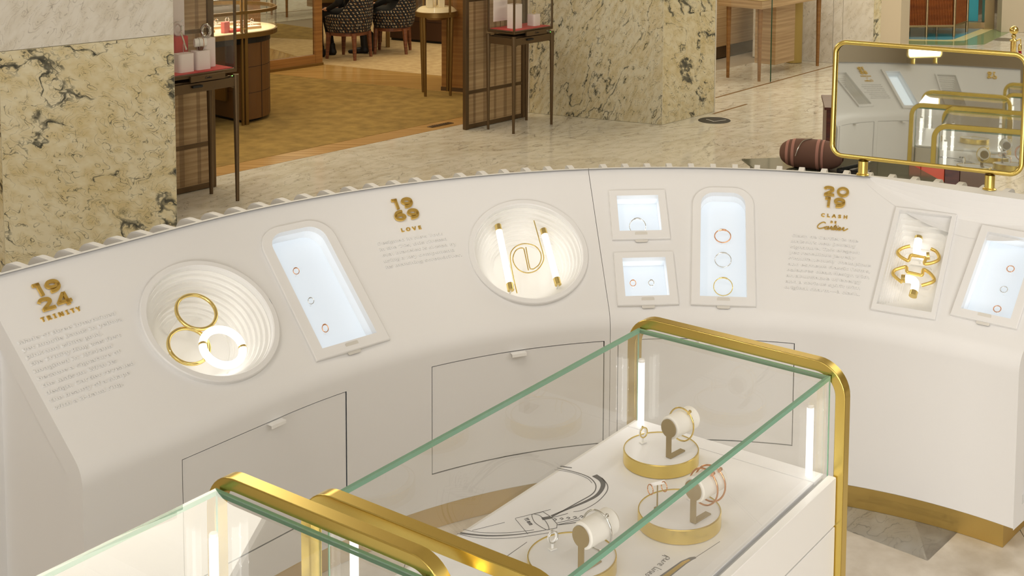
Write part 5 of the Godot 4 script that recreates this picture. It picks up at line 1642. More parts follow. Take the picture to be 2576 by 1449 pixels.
func showcase_round() -> void:
	var at := Transform3D(Basis(E1, Vector3.UP, E2), Vector3(-4.02, 0, -12.85))
	var o := thing("round_showcase", "round ended showcase with a brown leather base and a lit glass top", "showcase", at)
	# plan of a half round end: straight sides run to local -x
	var cap := func(r: float, back: float) -> PackedVector2Array:
		var pv := PackedVector2Array([Vector2(-back, -r)])
		for k in 25:
			var a := -PI / 2 + PI * k / 24.0
			pv.append(Vector2(cos(a) * r, sin(a) * r))
		pv.append(Vector2(-back, r))
		return pv
	var b := MB.new(); b.prism(cap.call(0.42, 0.10), 0.035, 0.80); obj("leather_base", b, M.leather, o)
	b = MB.new(); b.prism(cap.call(0.36, 0.06), 0.004, 0.036); obj("foot", b, M.black, o)
	b = MB.new(); b.prism(cap.call(0.43, 0.9), 0.80, 0.868); obj("shadow_gap", b, M.black, o)
	for y in [0.30, 0.56]:
		b = MB.new(); b.prism(cap.call(0.4215, 0.10), y, y + 0.004); obj("seam", b, M.gap, o)
	for a in [-0.2, 0.55, 1.25]:
		b = MB.new(); b.box(Vector3(cos(a) * 0.4205, 0.418, sin(a) * 0.4205), Vector3(0.004, 0.76, 0.004)); obj("seam", b, M.gap, o)
	b = MB.new(); b.prism(cap.call(0.50, 1.3), 0.868, 0.915); obj("tray_rim", b, M.bronze_warm, o)
	b = MB.new(); b.prism(cap.call(0.485, 1.28), 0.915, 0.921); obj("tray_floor", b, M.cream, o)
	var rim := MB.new()
	var out: PackedVector2Array = cap.call(0.50, 1.3); var inn: PackedVector2Array = cap.call(0.475, 1.3)
	for y in [1.105, 1.27]:
		for i in out.size() - 1:
			for s in [[out, 1.0], [inn, -1.0]]:
				var p: Vector2 = s[0][i]; var q: Vector2 = s[0][i + 1]
				rim.quad(Vector3(p.x, y, p.y), Vector3(q.x, y, q.y), Vector3(q.x, y + 0.03, q.y), Vector3(p.x, y + 0.03, p.y), Vector3(p.x + 0.2, 0, p.y) * s[1])
			for yy in [y, y + 0.03]:
				rim.quad(Vector3(out[i].x, yy, out[i].y), Vector3(out[i + 1].x, yy, out[i + 1].y), Vector3(inn[i + 1].x, yy, inn[i + 1].y), Vector3(inn[i].x, yy, inn[i].y), Vector3(0, yy - y - 0.01, 0))
	obj("shelf_rim", rim, M.bronze_warm, o)
	var g := MB.new()
	for i in out.size() - 1:
		var p := out[i] * 0.985; var q := out[i + 1] * 0.985
		g.quad(Vector3(p.x, 0.92, p.y), Vector3(q.x, 0.92, q.y), Vector3(q.x, 1.29, q.y), Vector3(p.x, 1.29, p.y), Vector3(p.x + 0.2, 0, p.y))
	obj("curved_glass", g, M.glass, o)
	b = MB.new(); b.prism(cap.call(0.475, 1.28), 1.112, 1.116); obj("glass_shelf", b, M.glass, o)
	for x in [-0.10, -0.62]:
		for z in [0.475]:
			b = MB.new(); b.box(Vector3(x, 0.62, z), Vector3(0.034, 1.3, 0.030), 0.003)
			b.box(Vector3(x - 0.045, 0.62, z), Vector3(0.022, 1.3, 0.024), 0.003)
			obj("upright", b, M.bronze_warm, o)
	b = MB.new(); b.box(Vector3(-0.66, 0.44, 0.0), Vector3(0.05, 0.86, 0.85), 0.004); obj("leg_panel", b, M.leather_dark, o)
	b = MB.new(); b.box(Vector3(-0.12, 0.55, 0.02), Vector3(0.02, 0.7, 0.3)); obj("light_strip_support", b, M.bronze_warm, o)
	var l := MB.new(); l.box(Vector3(-0.3, 1.262, 0.40), Vector3(1.2, 0.012, 0.014)); obj("led_strip", l, glow(Color(1, 0.93, 0.8), 3.0), o)
	var al := AreaLight3D.new(); al.name = "led_strip_light"; al.area_size = Vector2(1.2, 0.3); al.light_energy = 0.55; al.light_color = Color(1, 0.92, 0.78); al.area_range = 20; al.area_attenuation = 2.0; al.shadow_enabled = true
	add_child(al); al.transform = at * Transform3D(Basis(Vector3.RIGHT, -PI / 2), Vector3(-0.3, 1.25, 0.2))
	# trays and small jewels on it
	var rng := RandomNumberGenerator.new(); rng.seed = 9
	var trays := [[0.05, 0.26, 0.30, 0.10], [0.20, 0.08, 0.24, 0.11], [-0.20, 0.02, 0.26, 0.11], [0.06, -0.14, 0.30, 0.10], [-0.42, 0.22, 0.22, 0.12], [-0.75, 0.2, 0.2, 0.12], [0.31, -0.16, 0.14, 0.10]]
	for i in trays.size():
		var t: Array = trays[i]
		var tr := at * Transform3D(Basis(Vector3.UP, 0.05 * i - 0.1), Vector3(t[0], 0.921, t[1]))
		var to := thing("jewel_tray", ["cream tray nearest the glass edge of the round showcase", "cream tray in the round end of the showcase", "cream tray in the middle of the round showcase", "cream tray at the back of the round showcase", "cream tray left of the bronze upright in the showcase", "cream tray with white bracelet rolls behind the left glass case", "small cream tray at the far end of the round showcase"][i], "tray", tr, "trays in the round showcase")
		b = MB.new(); b.box(Vector3(0, 0.012, 0), Vector3(t[2], 0.024, t[3]), 0.002); obj("tray_body", b, M.wood_light, to)
		b = MB.new(); b.box(Vector3(0, 0.0255, 0), Vector3(t[2] - 0.006, 0.003, t[3] - 0.006), 0.001); obj("tray_top", b, M.whitebox, to)
		for k in 2:
			var jo := thing("tray_jewel", "tiny jewel standing on a cream tray of the round showcase", "jewel", tr * Transform3D(Basis(Vector3.UP, rng.randf() * 3), Vector3(-t[2] * 0.28 + k * t[2] * 0.5, 0.027, rng.randf_range(-0.02, 0.02))), "tiny jewels in the round showcase")
			b = MB.new(); b.tube(ring_pts(Vector3(0, 0.024, 0), Vector3.RIGHT, Vector3.UP, 0.018, 0.022, 16), 0.004, 6, true); obj("band", b, [M.silver, M.gold2, M.whitebox][rng.randi() % 3], jo)
			b = MB.new(); b.box(Vector3(0, 0.046, 0), Vector3(0.014, 0.012, 0.012), 0.003); obj("stone", b, [M.silver, M.ink, M.rose][rng.randi() % 3], jo)
	var bx := thing("jewel_box", "small pink and red box standing in the round showcase", "box", at * Transform3D(Basis(Vector3.UP, 0.2), Vector3(-0.25, 0.921, 0.36)))
	b = MB.new(); b.box(Vector3(0, 0.055, 0), Vector3(0.075, 0.11, 0.05), 0.004); obj("box_body", b, mat(Color(0.85, 0.45, 0.45), 0.6), bx)
	b = MB.new(); b.box(Vector3(0.09, 0.012, 0.02), Vector3(0.14, 0.024, 0.06), 0.003); obj("box_lid", b, M.redbox, bx)
	# handbags on the upper shelf
	for i in 2:
		var col: Color = [Color(0.80, 0.36, 0.40), Color(0.86, 0.82, 0.62)][i]
		var ho := thing("handbag", ["pink handbag on the upper shelf behind the left glass case", "pale yellow handbag with a pointed flap on the upper shelf"][i], "handbag", at * Transform3D(Basis(Vector3.UP, 0.15), Vector3([-0.95, -0.42][i], 1.117, 0.1)))
		b = MB.new()
		b.t = Transform3D(Basis(Vector3.RIGHT, Vector3(0, 0, 1), Vector3(0, 1, 0)), Vector3(0, 0, 0))
		if i == 0: b.prism(PackedVector2Array([Vector2(-0.14, 0.0), Vector2(0.14, 0.0), Vector2(0.125, 0.08), Vector2(0.08, 0.115), Vector2(-0.08, 0.115), Vector2(-0.125, 0.08)]), -0.04, 0.04)
		else: b.prism(PackedVector2Array([Vector2(-0.11, 0.0), Vector2(0.11, 0.0), Vector2(0.12, 0.06), Vector2(0.05, 0.05), Vector2(0.0, 0.11), Vector2(-0.05, 0.05), Vector2(-0.12, 0.06)]), -0.05, 0.05)
		obj("bag_body", b, mat(col, 0.4), ho)
		b = MB.new(); b.tube(rope([Vector3(-0.1, 0.06, 0.0), Vector3(-0.04, 0.15, 0.02), Vector3(0.04, 0.15, 0.02), Vector3(0.1, 0.06, 0.0)], 5), 0.006, 6); obj("strap", b, mat(col * 0.8, 0.5), ho)

func pedestal() -> void:
	var o := thing("pedestal_case", "slim round bronze pedestal case with a cream top in the middle of the shop", "display table", yaw(20.0, Vector3(-2.1, 0, -14.25)))
	for k in 4:
		var a := PI / 4 + PI / 2 * k + 0.1
		var d := Vector3(cos(a), 0, sin(a))
		var b := MB.new(); b.tube([d * 0.195 + Vector3(0, 0.004, 0), d * 0.215 + Vector3(0, 0.90, 0)], 0.015, 4, false, true, 0.025); obj("leg", b, M.bronze_warm, o)
	var r := MB.new(); r.lathe([Vector2(0.0001, 0.85), Vector2(0.10, 0.85), Vector2(0.17, 0.885), Vector2(0.235, 0.89), Vector2(0.235, 0.942), Vector2(0.225, 0.946), Vector2(0.0001, 0.946)], 48); obj("tray_rim", r, M.bronze_warm, o)
	r = MB.new(); r.lathe([Vector2(0.224, 0.946), Vector2(0.20, 0.975), Vector2(0.175, 0.99), Vector2(0.0001, 0.992)], 48); obj("cream_top", r, M.cream, o)
	r = MB.new(); r.lathe([Vector2(0.228, 0.946), Vector2(0.228, 1.8)], 40); obj("glass_cylinder", r, M.glass, o)
	for k in 2:
		var p := MB.new(); var a := 1.1 + PI * k; p.box(Vector3(cos(a) * 0.236, 1.37, sin(a) * 0.236), Vector3(0.024, 0.9, 0.024), 0.003); obj("upright", p, M.bronze_warm, o)
	r = MB.new(); r.lathe([Vector2(0.0001, 1.8), Vector2(0.24, 1.8), Vector2(0.24, 1.84), Vector2(0.0001, 1.84)], 40); obj("cap", r, M.bronze_warm, o)
	for i in 3:
		var at := yaw(20.0, Vector3(-2.1, 0, -14.25)) * Transform3D(Basis.IDENTITY, [Vector3(-0.09, 0.992, 0.06), Vector3(0.05, 0.992, 0.02), Vector3(-0.02, 0.992, -0.09)][i])
		plinth_box(at, ["cream block under a clear cover in the round pedestal case", "cream block at the right in the round pedestal case", "cream block at the back in the round pedestal case"][i], 0.075, 0.07, 0.12 + 0.05 * i, M.cream, "blocks in the pedestal case")

func tub_chair(called: String, label: String, at: Transform3D) -> void:
	# faces local -x, back towards +x
	var o := thing(called, label, "chair", at, "patterned tub chairs")
	for q in [[-0.19, -0.18, -0.03, -0.03], [-0.19, 0.18, -0.03, 0.03], [0.19, -0.18, 0.04, -0.03], [0.19, 0.18, 0.04, 0.03]]:
		var l := MB.new(); l.tube([Vector3(q[0] + q[2] * 0.6, 0.0, q[1] + q[3] * 0.6), Vector3(q[0], 0.35, q[1])], 0.020, 8, false, true, 0.036)
		obj("leg", l, M.walnut, o)
	var plan := func(k: float, off: float) -> Vector2:
		# open ring from one arm tip round the back to the other, k from -1 to 1
		var a := k * 2.5
		var r := 0.275 + off
		var x := cos(a) * r * 1.02; var z := sin(a) * r * 1.05
		return Vector2(x, z)
	var ap := MB.new()
	var pv := PackedVector2Array()
	for k in 32: pv.append(plan.call(-1.256 + 2.512 * k / 32.0, -0.03))
	ap.prism(pv, 0.315, 0.362); obj("seat_rail", ap, M.walnut, o)
	var seat := MB.new(); pv.clear()
	for k in 32: pv.append(plan.call(-1.256 + 2.512 * k / 32.0, -0.05))
	seat.prism(pv, 0.362, 0.475); obj("seat_cushion", seat, M.weave, o)
	# shell: outer and inner skins with a rounded rim whose height sweeps up from the arms to the back
	var hgt := func(k: float) -> float:
		var t := absf(k)
		return lerpf(0.90, 0.60, smoothstep(0.22, 0.62, t)) - 0.035 * smoothstep(0.75, 1.0, t)
	var sh := MB.new()
	var n := 44
	var rows := []
	for i in n + 1:
		var k := -1.0 + 2.0 * i / n
		var h: float = hgt.call(k)
		var lean := 0.055 * (h - 0.5)
		var row := []
		for q in [[-0.012, 0.362, 0.0], [0.012, 0.44, 0.3], [0.018, 0.56, 0.6], [0.02, h - 0.03, 1.0], [0.010, h - 0.006, 1.0], [-0.012, h, 1.0], [-0.034, h - 0.008, 1.0], [-0.044, h - 0.03, 1.0], [-0.05, 0.47, 0.5]]:
			var p: Vector2 = plan.call(k, q[0] + lean * q[2])
			row.append(Vector3(p.x, minf(q[1], h) if q[1] < 0.58 else q[1], p.y))
		rows.append(row)
	var nrm := []
	for i in n + 1:
		var rn := []
		for j in 9:
			var du: Vector3 = rows[mini(i + 1, n)][j] - rows[maxi(i - 1, 0)][j]
			var dv: Vector3 = rows[i][mini(j + 1, 8)] - rows[i][maxi(j - 1, 0)]
			var nn := du.cross(dv).normalized()
			var c: Vector3 = rows[i][j]
			var outw := Vector3(c.x, 0, c.z).normalized()
			var want: Vector3 = outw * [1, 1, 1, 1, 0.5, 0.0, -0.5, -1, -1][j] + Vector3(0, [0, 0, 0, 0.3, 0.8, 1, 0.8, 0.3, 0][j], 0)
			if nn.dot(want) < 0: nn = -nn
			rn.append(nn)
		nrm.append(rn)
	for i in n:
		for j in 8:
			sh.quadn(rows[i][j], rows[i + 1][j], rows[i + 1][j + 1], rows[i][j + 1], nrm[i][j], nrm[i + 1][j], nrm[i + 1][j + 1], nrm[i][j + 1])
	for i in [0, n]:
		for j in range(1, 8): sh.tri(rows[i][0], rows[i][j], rows[i][j + 1], Vector3(-1, 0, 0), Vector3(-1, 0, 0), Vector3(-1, 0, 0))
	obj("shell", sh, M.weave, o)
	var hd := MB.new(); hd.box(Vector3(0.325, 0.83, 0.0), Vector3(0.012, 0.022, 0.10), 0.004); obj("back_tab", hd, M.wood_wall, o)

# blends tapered capsules into one skin (surface nets)
func body_mesh(bones: Array, cell: float, k: float) -> ArrayMesh:
	var lo := Vector3.ONE * 1e9; var hi := Vector3.ONE * -1e9
	for b in bones:
		for e in [[b[0], b[2]], [b[1], b[3]]]:
			lo = lo.min(e[0] - Vector3.ONE * (e[1] + cell * 2)); hi = hi.max(e[0] + Vector3.ONE * (e[1] + cell * 2))
	var N := Vector3i(((hi - lo) / cell).ceil()) + Vector3i.ONE
	var f := PackedFloat32Array(); f.resize(N.x * N.y * N.z); f.fill(1e3)
	for b in bones:
		var a: Vector3 = b[0]; var c: Vector3 = b[1]; var ra: float = b[2]; var rb: float = b[3]
		var m := maxf(ra, rb) + cell * 3.5
		var l2 := Vector3i(((a.min(c) - Vector3.ONE * m - lo) / cell).floor()).clamp(Vector3i.ZERO, N - Vector3i.ONE)
		var h2 := Vector3i(((a.max(c) + Vector3.ONE * m - lo) / cell).ceil()).clamp(Vector3i.ZERO, N - Vector3i.ONE)
		var d := c - a; var dd := maxf(d.length_squared(), 1e-9)
		for z in range(l2.z, h2.z + 1):
			for y in range(l2.y, h2.y + 1):
				for x in range(l2.x, h2.x + 1):
					var p := lo + Vector3(x, y, z) * cell
					var t := clampf((p - a).dot(d) / dd, 0, 1)
					var s := (p - a - d * t).length() - lerpf(ra, rb, t)
					var i := x + N.x * (y + N.y * z)
					var o := f[i]
					var h := maxf(k - absf(o - s), 0.0) / k
					f[i] = minf(o, s) - h * h * k * 0.25
	var st := SurfaceTool.new(); st.begin(Mesh.PRIMITIVE_TRIANGLES); st.set_smooth_group(0)
	var vid := {}
	var verts := PackedVector3Array()
	var offs := [0, 1, N.x, N.x + 1, N.x * N.y, N.x * N.y + 1, N.x * N.y + N.x, N.x * N.y + N.x + 1]
	for z in N.z - 1:
		for y in N.y - 1:
			for x in N.x - 1:
				var i := x + N.x * (y + N.y * z)
				var mask := 0
				for q in 8:
					if f[i + offs[q]] < 0: mask |= 1 << q
				if mask == 0 or mask == 255: continue
				var acc := Vector3.ZERO; var n := 0
				for e in [[0, 1], [2, 3], [4, 5], [6, 7], [0, 2], [1, 3], [4, 6], [5, 7], [0, 4], [1, 5], [2, 6], [3, 7]]:
					var fa := f[i + offs[e[0]]]; var fb := f[i + offs[e[1]]]
					if (fa < 0) == (fb < 0): continue
					var t := fa / (fa - fb)
					var pa := Vector3(e[0] & 1, (e[0] >> 1) & 1, e[0] >> 2); var pb := Vector3(e[1] & 1, (e[1] >> 1) & 1, e[1] >> 2)
					acc += pa.lerp(pb, t); n += 1
				vid[i] = verts.size()
				verts.append(lo + (Vector3(x, y, z) + acc / n) * cell)
	var mb := MB.new()
	var norm := PackedVector3Array(); norm.resize(verts.size())
	var quads := []
	for i in vid:
		var x: int = i % N.x; var y: int = (i / N.x) % N.y; var z: int = i / (N.x * N.y)
		for ax in 3:
			var o1: int = [1, N.x, N.x * N.y][ax]
			var o2: int = [N.x, N.x * N.y, 1][ax]; var o3: int = [N.x * N.y, 1, N.x][ax]
			if [y, z, x][ax] == 0 or [z, x, y][ax] == 0: continue
			if (f[i] < 0) == (f[i + o1] < 0): continue
			if not (vid.has(i - o2) and vid.has(i - o3) and vid.has(i - o2 - o3)): continue
			var q := [vid[i], vid[i - o2], vid[i - o2 - o3], vid[i - o3]]
			var sg := 1.0 if f[i] < 0 else -1.0
			var hint := Vector3.ZERO; hint[ax] = sg
			quads.append([q, hint])
			var nn := (verts[q[2]] - verts[q[0]]).cross(verts[q[3]] - verts[q[1]])
			if nn.dot(hint) < 0: nn = -nn
			for w in 4: norm[q[w]] += nn
	for q in quads:
		var a: Array = q[0]
		mb.quadn(verts[a[0]], verts[a[1]], verts[a[2]], verts[a[3]], norm[a[0]].normalized(), norm[a[1]].normalized(), norm[a[2]].normalized(), norm[a[3]].normalized())
	return mb.mesh()

func seating() -> void:
	tub_chair("tub_chair", "patterned tub chair with a tan tab on its back, the left one at the table", yaw(-19.9, Vector3(-3.63, 0.009, -16.78)))
	tub_chair("tub_chair", "patterned tub chair right of the other, with a person's hand on its seat", yaw(2.0, Vector3(-3.15, 0.009, -17.30)))
	# table they sit at
	var T := Transform3D(Basis(Vector3(0.93, 0, -0.37).normalized(), Vector3.UP, Vector3(0.37, 0, 0.93).normalized()), Vector3(-4.05, 0, -17.75))
	var t := thing("consultation_table", "pale topped table with a bronze edge behind the patterned chairs", "table", T)
	var b := MB.new(); b.box(Vector3(0, 0.745, 0), Vector3(1.6, 0.02, 0.75), 0.004); obj("top", b, M.cream, t)
	b = MB.new(); b.box(Vector3(0, 0.70, 0), Vector3(1.6, 0.07, 0.75), 0.004); obj("edge", b, M.bronze_warm, t)
	b = MB.new(); b.box(Vector3(0, 0.63, 0), Vector3(1.5, 0.07, 0.65), 0.004); obj("apron", b, M.leather_dark, t)
	for x in [-0.7, 0.7]:
		for z in [-0.28, 0.28]:
			b = MB.new(); b.box(Vector3(x, 0.305, z), Vector3(0.05, 0.59, 0.05), 0.004); obj("leg", b, M.bronze_warm, t)
	person("person", "seated person in black trousers and laced shoes on the left patterned chair", Vector3(-3.60, 0.0, -16.82), Vector3(-0.97, 0, -0.24), M.cloth_black, M.cloth_black, 0.0)
	person("person", "seated person in grey trousers and black ankle boots on the right patterned chair", Vector3(-3.12, 0.0, -17.30), Vector3(-0.99, 0, 0.08), M.cloth_black, M.cloth_grey, 1.0)

func person(called: String, label: String, at: Vector3, fw: Vector3, topm: Material, legm: Material, boots: float) -> void:
	var o := thing(called, label, "person", Transform3D(Basis(fw.normalized(), Vector3.UP, fw.normalized().cross(Vector3.UP)), at))
	# x forward, z to the sitter's right
	var hy := 0.56
	var legs := []
	for s in [-1.0, 1.0]:
		var hip := Vector3(0.02, hy, 0.09 * s); var knee := Vector3(0.43, hy + 0.02, 0.10 * s); var ank := Vector3(0.40 if s < 0 else 0.34, 0.11, 0.10 * s)
		legs.append([hip, knee, 0.085, 0.062]); legs.append([knee, ank, 0.058, 0.042])
	var chest := Vector3(-0.04, 0.92, 0)
	var bones := legs + [[Vector3(-0.02, hy + 0.02, -0.07), Vector3(-0.02, hy + 0.02, 0.07), 0.105, 0.105], [Vector3(-0.02, hy, 0), Vector3(-0.05, 0.80, 0), 0.13, 0.125]]
	# trousers are the body; the jacket and the skin are laid over it
	var upper := [[Vector3(-0.05, 0.74, 0), chest, 0.130, 0.145], [chest + Vector3(0, 0.10, -0.15), chest + Vector3(0, 0.10, 0.15), 0.065, 0.065], [chest, chest + Vector3(0, 0.17, 0), 0.11, 0.055]]
	var hands := []
	for s in [-1.0, 1.0]:
		var sh := chest + Vector3(0, 0.10, 0.17 * s); var el := Vector3(0.06, 0.76, 0.24 * s); var wr := Vector3(0.26, 0.655, 0.15 * s)
		upper.append([sh, el, 0.052, 0.044]); upper.append([el, wr, 0.043, 0.032])
		hands.append([wr, wr + Vector3(0.05, -0.008, -0.02 * s), 0.024, 0.027])
		for k in 4:
			var r0 := wr + Vector3(0.075, -0.008, (-0.045 + 0.018 * k) * 1.0)
			var len: float = [0.05, 0.062, 0.064, 0.05][k]
			hands.append([r0, r0 + Vector3(len * 0.55, -0.004, 0), 0.009, 0.0085]); hands.append([r0 + Vector3(len * 0.55, -0.004, 0), r0 + Vector3(len, -0.016, 0), 0.0085, 0.0075])
		hands.append([wr + Vector3(0.035, -0.008, -0.04 * s), wr + Vector3(0.075, -0.02, -0.062 * s), 0.0095, 0.008])
	obj("body", body_mesh(bones, 0.022, 0.05), legm, o)
	obj("jacket", body_mesh(upper, 0.022, 0.05), topm, o)
	obj("hands", body_mesh(hands, 0.006, 0.008), M.skin, o)
	var hd := Vector3(0.02, 1.20, 0)
	var head := [[hd + Vector3(-0.05, -0.14, 0), hd + Vector3(-0.02, -0.05, 0), 0.05, 0.05], [hd, hd + Vector3(-0.01, 0.05, 0), 0.078, 0.088], [hd + Vector3(0.045, -0.055, 0), hd + Vector3(0.03, 0.0, 0), 0.045, 0.06], [hd + Vector3(0.08, 0.01, 0), hd + Vector3(0.10, -0.025, 0), 0.010, 0.015], [hd + Vector3(0.0, -0.01, -0.083), hd + Vector3(0.0, 0.02, -0.083), 0.012, 0.015], [hd + Vector3(0.0, -0.01, 0.083), hd + Vector3(0.0, 0.02, 0.083), 0.012, 0.015]]
	obj("head", body_mesh(head, 0.009, 0.02), M.skin, o)
	for s in [-1.0, 1.0]:
		var ey := MB.new(); ey.t = Transform3D(Basis.IDENTITY, hd + Vector3(0.074, 0.022, 0.032 * s)); ey.lathe([Vector2(0.0001, -0.008), Vector2(0.008, 0.0), Vector2(0.0001, 0.008)], 8, true); obj("eye", ey, M.ink, o)
	var mo := MB.new(); mo.box(hd + Vector3(0.085, -0.062, 0), Vector3(0.008, 0.008, 0.045), 0.003); obj("mouth", mo, mat(Color(0.6, 0.3, 0.28), 0.5), o)
	obj("hair", body_mesh([[hd + Vector3(-0.03, 0.06, 0), hd + Vector3(-0.01, 0.075, 0), 0.09, 0.088], [hd + Vector3(-0.07, 0.02, 0), hd + Vector3(-0.08, -0.10 - 0.08 * boots, 0), 0.07, 0.06]], 0.012, 0.03), M.hair, o)
	for s in [-1.0, 1.0]:
		var x0 := 0.40 if s < 0 else 0.34
		var z0: float = 0.10 * s
		var sb := [[Vector3(x0 - 0.03, 0.045, z0), Vector3(x0 + 0.08, 0.045, z0), 0.036, 0.036], [Vector3(x0 + 0.08, 0.042, z0), Vector3(x0 + 0.19, 0.034, z0), 0.036, 0.024], [Vector3(x0 - 0.01, 0.05, z0), Vector3(x0, 0.14 + 0.1 * boots, z0), 0.042, 0.046]]
		obj("shoe", body_mesh(sb, 0.012, 0.03), M.black, o)
		if boots < 0.5:
			var lc := MB.new()
			for k in 4: lc.tube([Vector3(x0 + 0.045 + k * 0.022, 0.088 - k * 0.010, z0 - 0.018), Vector3(x0 + 0.06 + k * 0.022, 0.088 - k * 0.010, z0 + 0.018)], 0.004, 5)
			obj("laces", lc, M.cream, o)
		else:
			var he := MB.new(); he.box(Vector3(x0 - 0.035, 0.022, z0), Vector3(0.035, 0.026, 0.04), 0.003); obj("heel", he, M.black, o)

# ---------------------------------------------------------------- right side of the hall
func build_hall() -> void:
	# floor sticker with a chevron
	var s := MB.new(); s.t = Transform3D(Basis.IDENTITY, Vector3(0.935, 0.0005, -12.954)); s.lathe([Vector2(0.0001, 0.002), Vector2(0.165, 0.002), Vector2(0.167, 0.0)], 48)
	var so := obj("floor_sticker", s, mat(Color(0.13, 0.12, 0.10), 0.5)); tag(so, "round black floor sticker with a thin white chevron beside the middle pillar", "floor sticker")
	s = MB.new(); s.t = Transform3D(Basis(Vector3(1, 0, 0), Vector3(0, 0, -1), Vector3(0, 1, 0)), Vector3(0.935, 0.0027, -12.954)); s.stroke([Vector2(-0.08, 0.05), Vector2(-0.01, -0.06), Vector2(0.12, 0.02)], 0.008, 0.0006)
	obj("chevron", s, M.white2, so)
	# brass strips let into the floor
	var n := 0
	for l in [[Vector2(1.0, -14.165), Vector2(3.1, -17.1)], [Vector2(0.95, -13.3), Vector2(1.35, -13.85)]]:
		var b := MB.new(); var d: Vector2 = l[1] - l[0]
		b.t = Transform3D(Basis(Vector3(d.x, 0, d.y).normalized(), Vector3.UP, Vector3(d.x, 0, d.y).normalized().cross(Vector3.UP)), Vector3(l[0].x, 0, l[0].y))
		b.box(Vector3(d.length() / 2, 0.0, 0), Vector3(d.length(), 0.006, 0.022))
		var o := struct("trim_%d" % (n + 1), b, mat(Color(0.60, 0.46, 0.27), 0.35, 0.6)); n += 1
	# glass screen with a green edge
	var gs := thing("glass_screen", "frameless glass screen with a green vertical edge right of the middle pillar", "partition")
	var ed := Vector2(1.767, -15.249); var gd := Vector2(-0.582, 0.813)
	var b := MB.new(); b.quad(Vector3(ed.x, 0.01, ed.y), Vector3(ed.x + gd.x * 0.95, 0.01, ed.y + gd.y * 0.95), Vector3(ed.x + gd.x * 0.95, 2.4, ed.y + gd.y * 0.95), Vector3(ed.x, 2.4, ed.y), Vector3(0.8, 0, 0.6)); obj("pane", b, M.glass, gs)
	b = MB.new(); b.box(Vector3(ed.x, 1.205, ed.y), Vector3(0.012, 2.39, 0.012)); obj("edge", b, mat(Color(0.10, 0.28, 0.17), 0.2), gs)
	# wooden desk on four legs
	var c := Vector3(1.904, 0, -16.08)
	var ux := Vector3(0.585, 0, -0.811)
	var T := Transform3D(Basis(ux, Vector3.UP, ux.cross(Vector3.UP)), c)
	var dk := thing("wood_desk", "wooden console desk on slim legs behind the glass screen", "desk", T)
	b = MB.new(); b.box(Vector3(0, 0.94, 0), Vector3(1.75, 0.10, 0.62), 0.004); obj("top", b, M.wood_light, dk)
	b = MB.new(); b.box(Vector3(0, 0.992, 0), Vector3(1.75, 0.006, 0.62), 0.001); obj("brass_inlay", b, M.gold, dk)
	for x in [-0.76, 0.76]:
		for z in [-0.22, 0.22]:
			b = MB.new(); b.tube([Vector3(x, 0, z), Vector3(x, 0.89, z)], 0.022, 4, false, true, 0.036); obj("leg", b, M.wood_wall, dk)
	b = MB.new(); b.box(Vector3(0.1, 0.5, -0.05), Vector3(0.5, 0.78, 0.3), 0.004); obj("drawer_unit", b, M.wood_light, dk)
	# olive column, wood cabinet seen through the glass
	b = MB.new(); b.t = yaw(35.0, Vector3(2.25, 0, -16.85)); b.prism(PackedVector2Array(round_rect(0.2, 0.2, 0.07, 6)), 0.004, 2.6)
	tag(obj("olive_column", b, mat(Color(0.72, 0.62, 0.34), 0.4)), "rounded olive gold column behind the wooden desk", "column")
	b = MB.new(); b.t = Transform3D(Basis(ux, Vector3.UP, ux.cross(Vector3.UP)), Vector3(1.35, 0, -17.6)); b.box(Vector3(0, 0.66, 0), Vector3(1.5, 1.0, 0.5), 0.006)
	var wc := obj("wood_cabinet", b, M.panel_wood); tag(wc, "veneered cabinet on a dark base far behind the glass screen", "cabinet")
	var kb := MB.new(); kb.t = b.t; kb.box(Vector3(0, 0.08, 0), Vector3(1.46, 0.158, 0.46)); obj("base", kb, M.bronze, wc)
	# white marble wall with joints
	var wd := Vector2(0.902, 0.437).normalized()
	var p0 := Vector2(1.75, -17.29)
	var wr := thing("marble_wall", "white marble wall panels with thin grey veins behind the mirror", "wall panels")
	var xs := [0.0, 0.55, 1.12, 1.25, 1.66]
	for i in 4:
		clad(wr, "marble_panel", p0 + wd * xs[i], p0 + wd * xs[i + 1], 0.0, 4.4, M.marble_w, 0.06, Vector2(0.23 * i, 0.3 * i), 0.5)
	b = MB.new()
	var bn := Vector2(-0.437, -0.902) * -1.0
	b.t = Transform3D(Basis(Vector3(wd.x, 0, wd.y), Vector3.UP, Vector3(wd.x, 0, wd.y).cross(Vector3.UP)), Vector3(p0.x, 0, p0.y))
	b.box(Vector3(1.0, 2.2, -0.31), Vector3(2.0, 4.4, 0.48)); obj("core", b, M.plaster, wr)
	var pe := p0 + wd * 1.66
	clad(wr, "marble_pier_face", pe, pe + Vector2(0.36, -0.10), 0.0, 4.4, M.marble_b, 0.06, Vector2(0.2, 0.5), 0.55)
	cabinet_niche()
	stanchion()
	bag_corner()

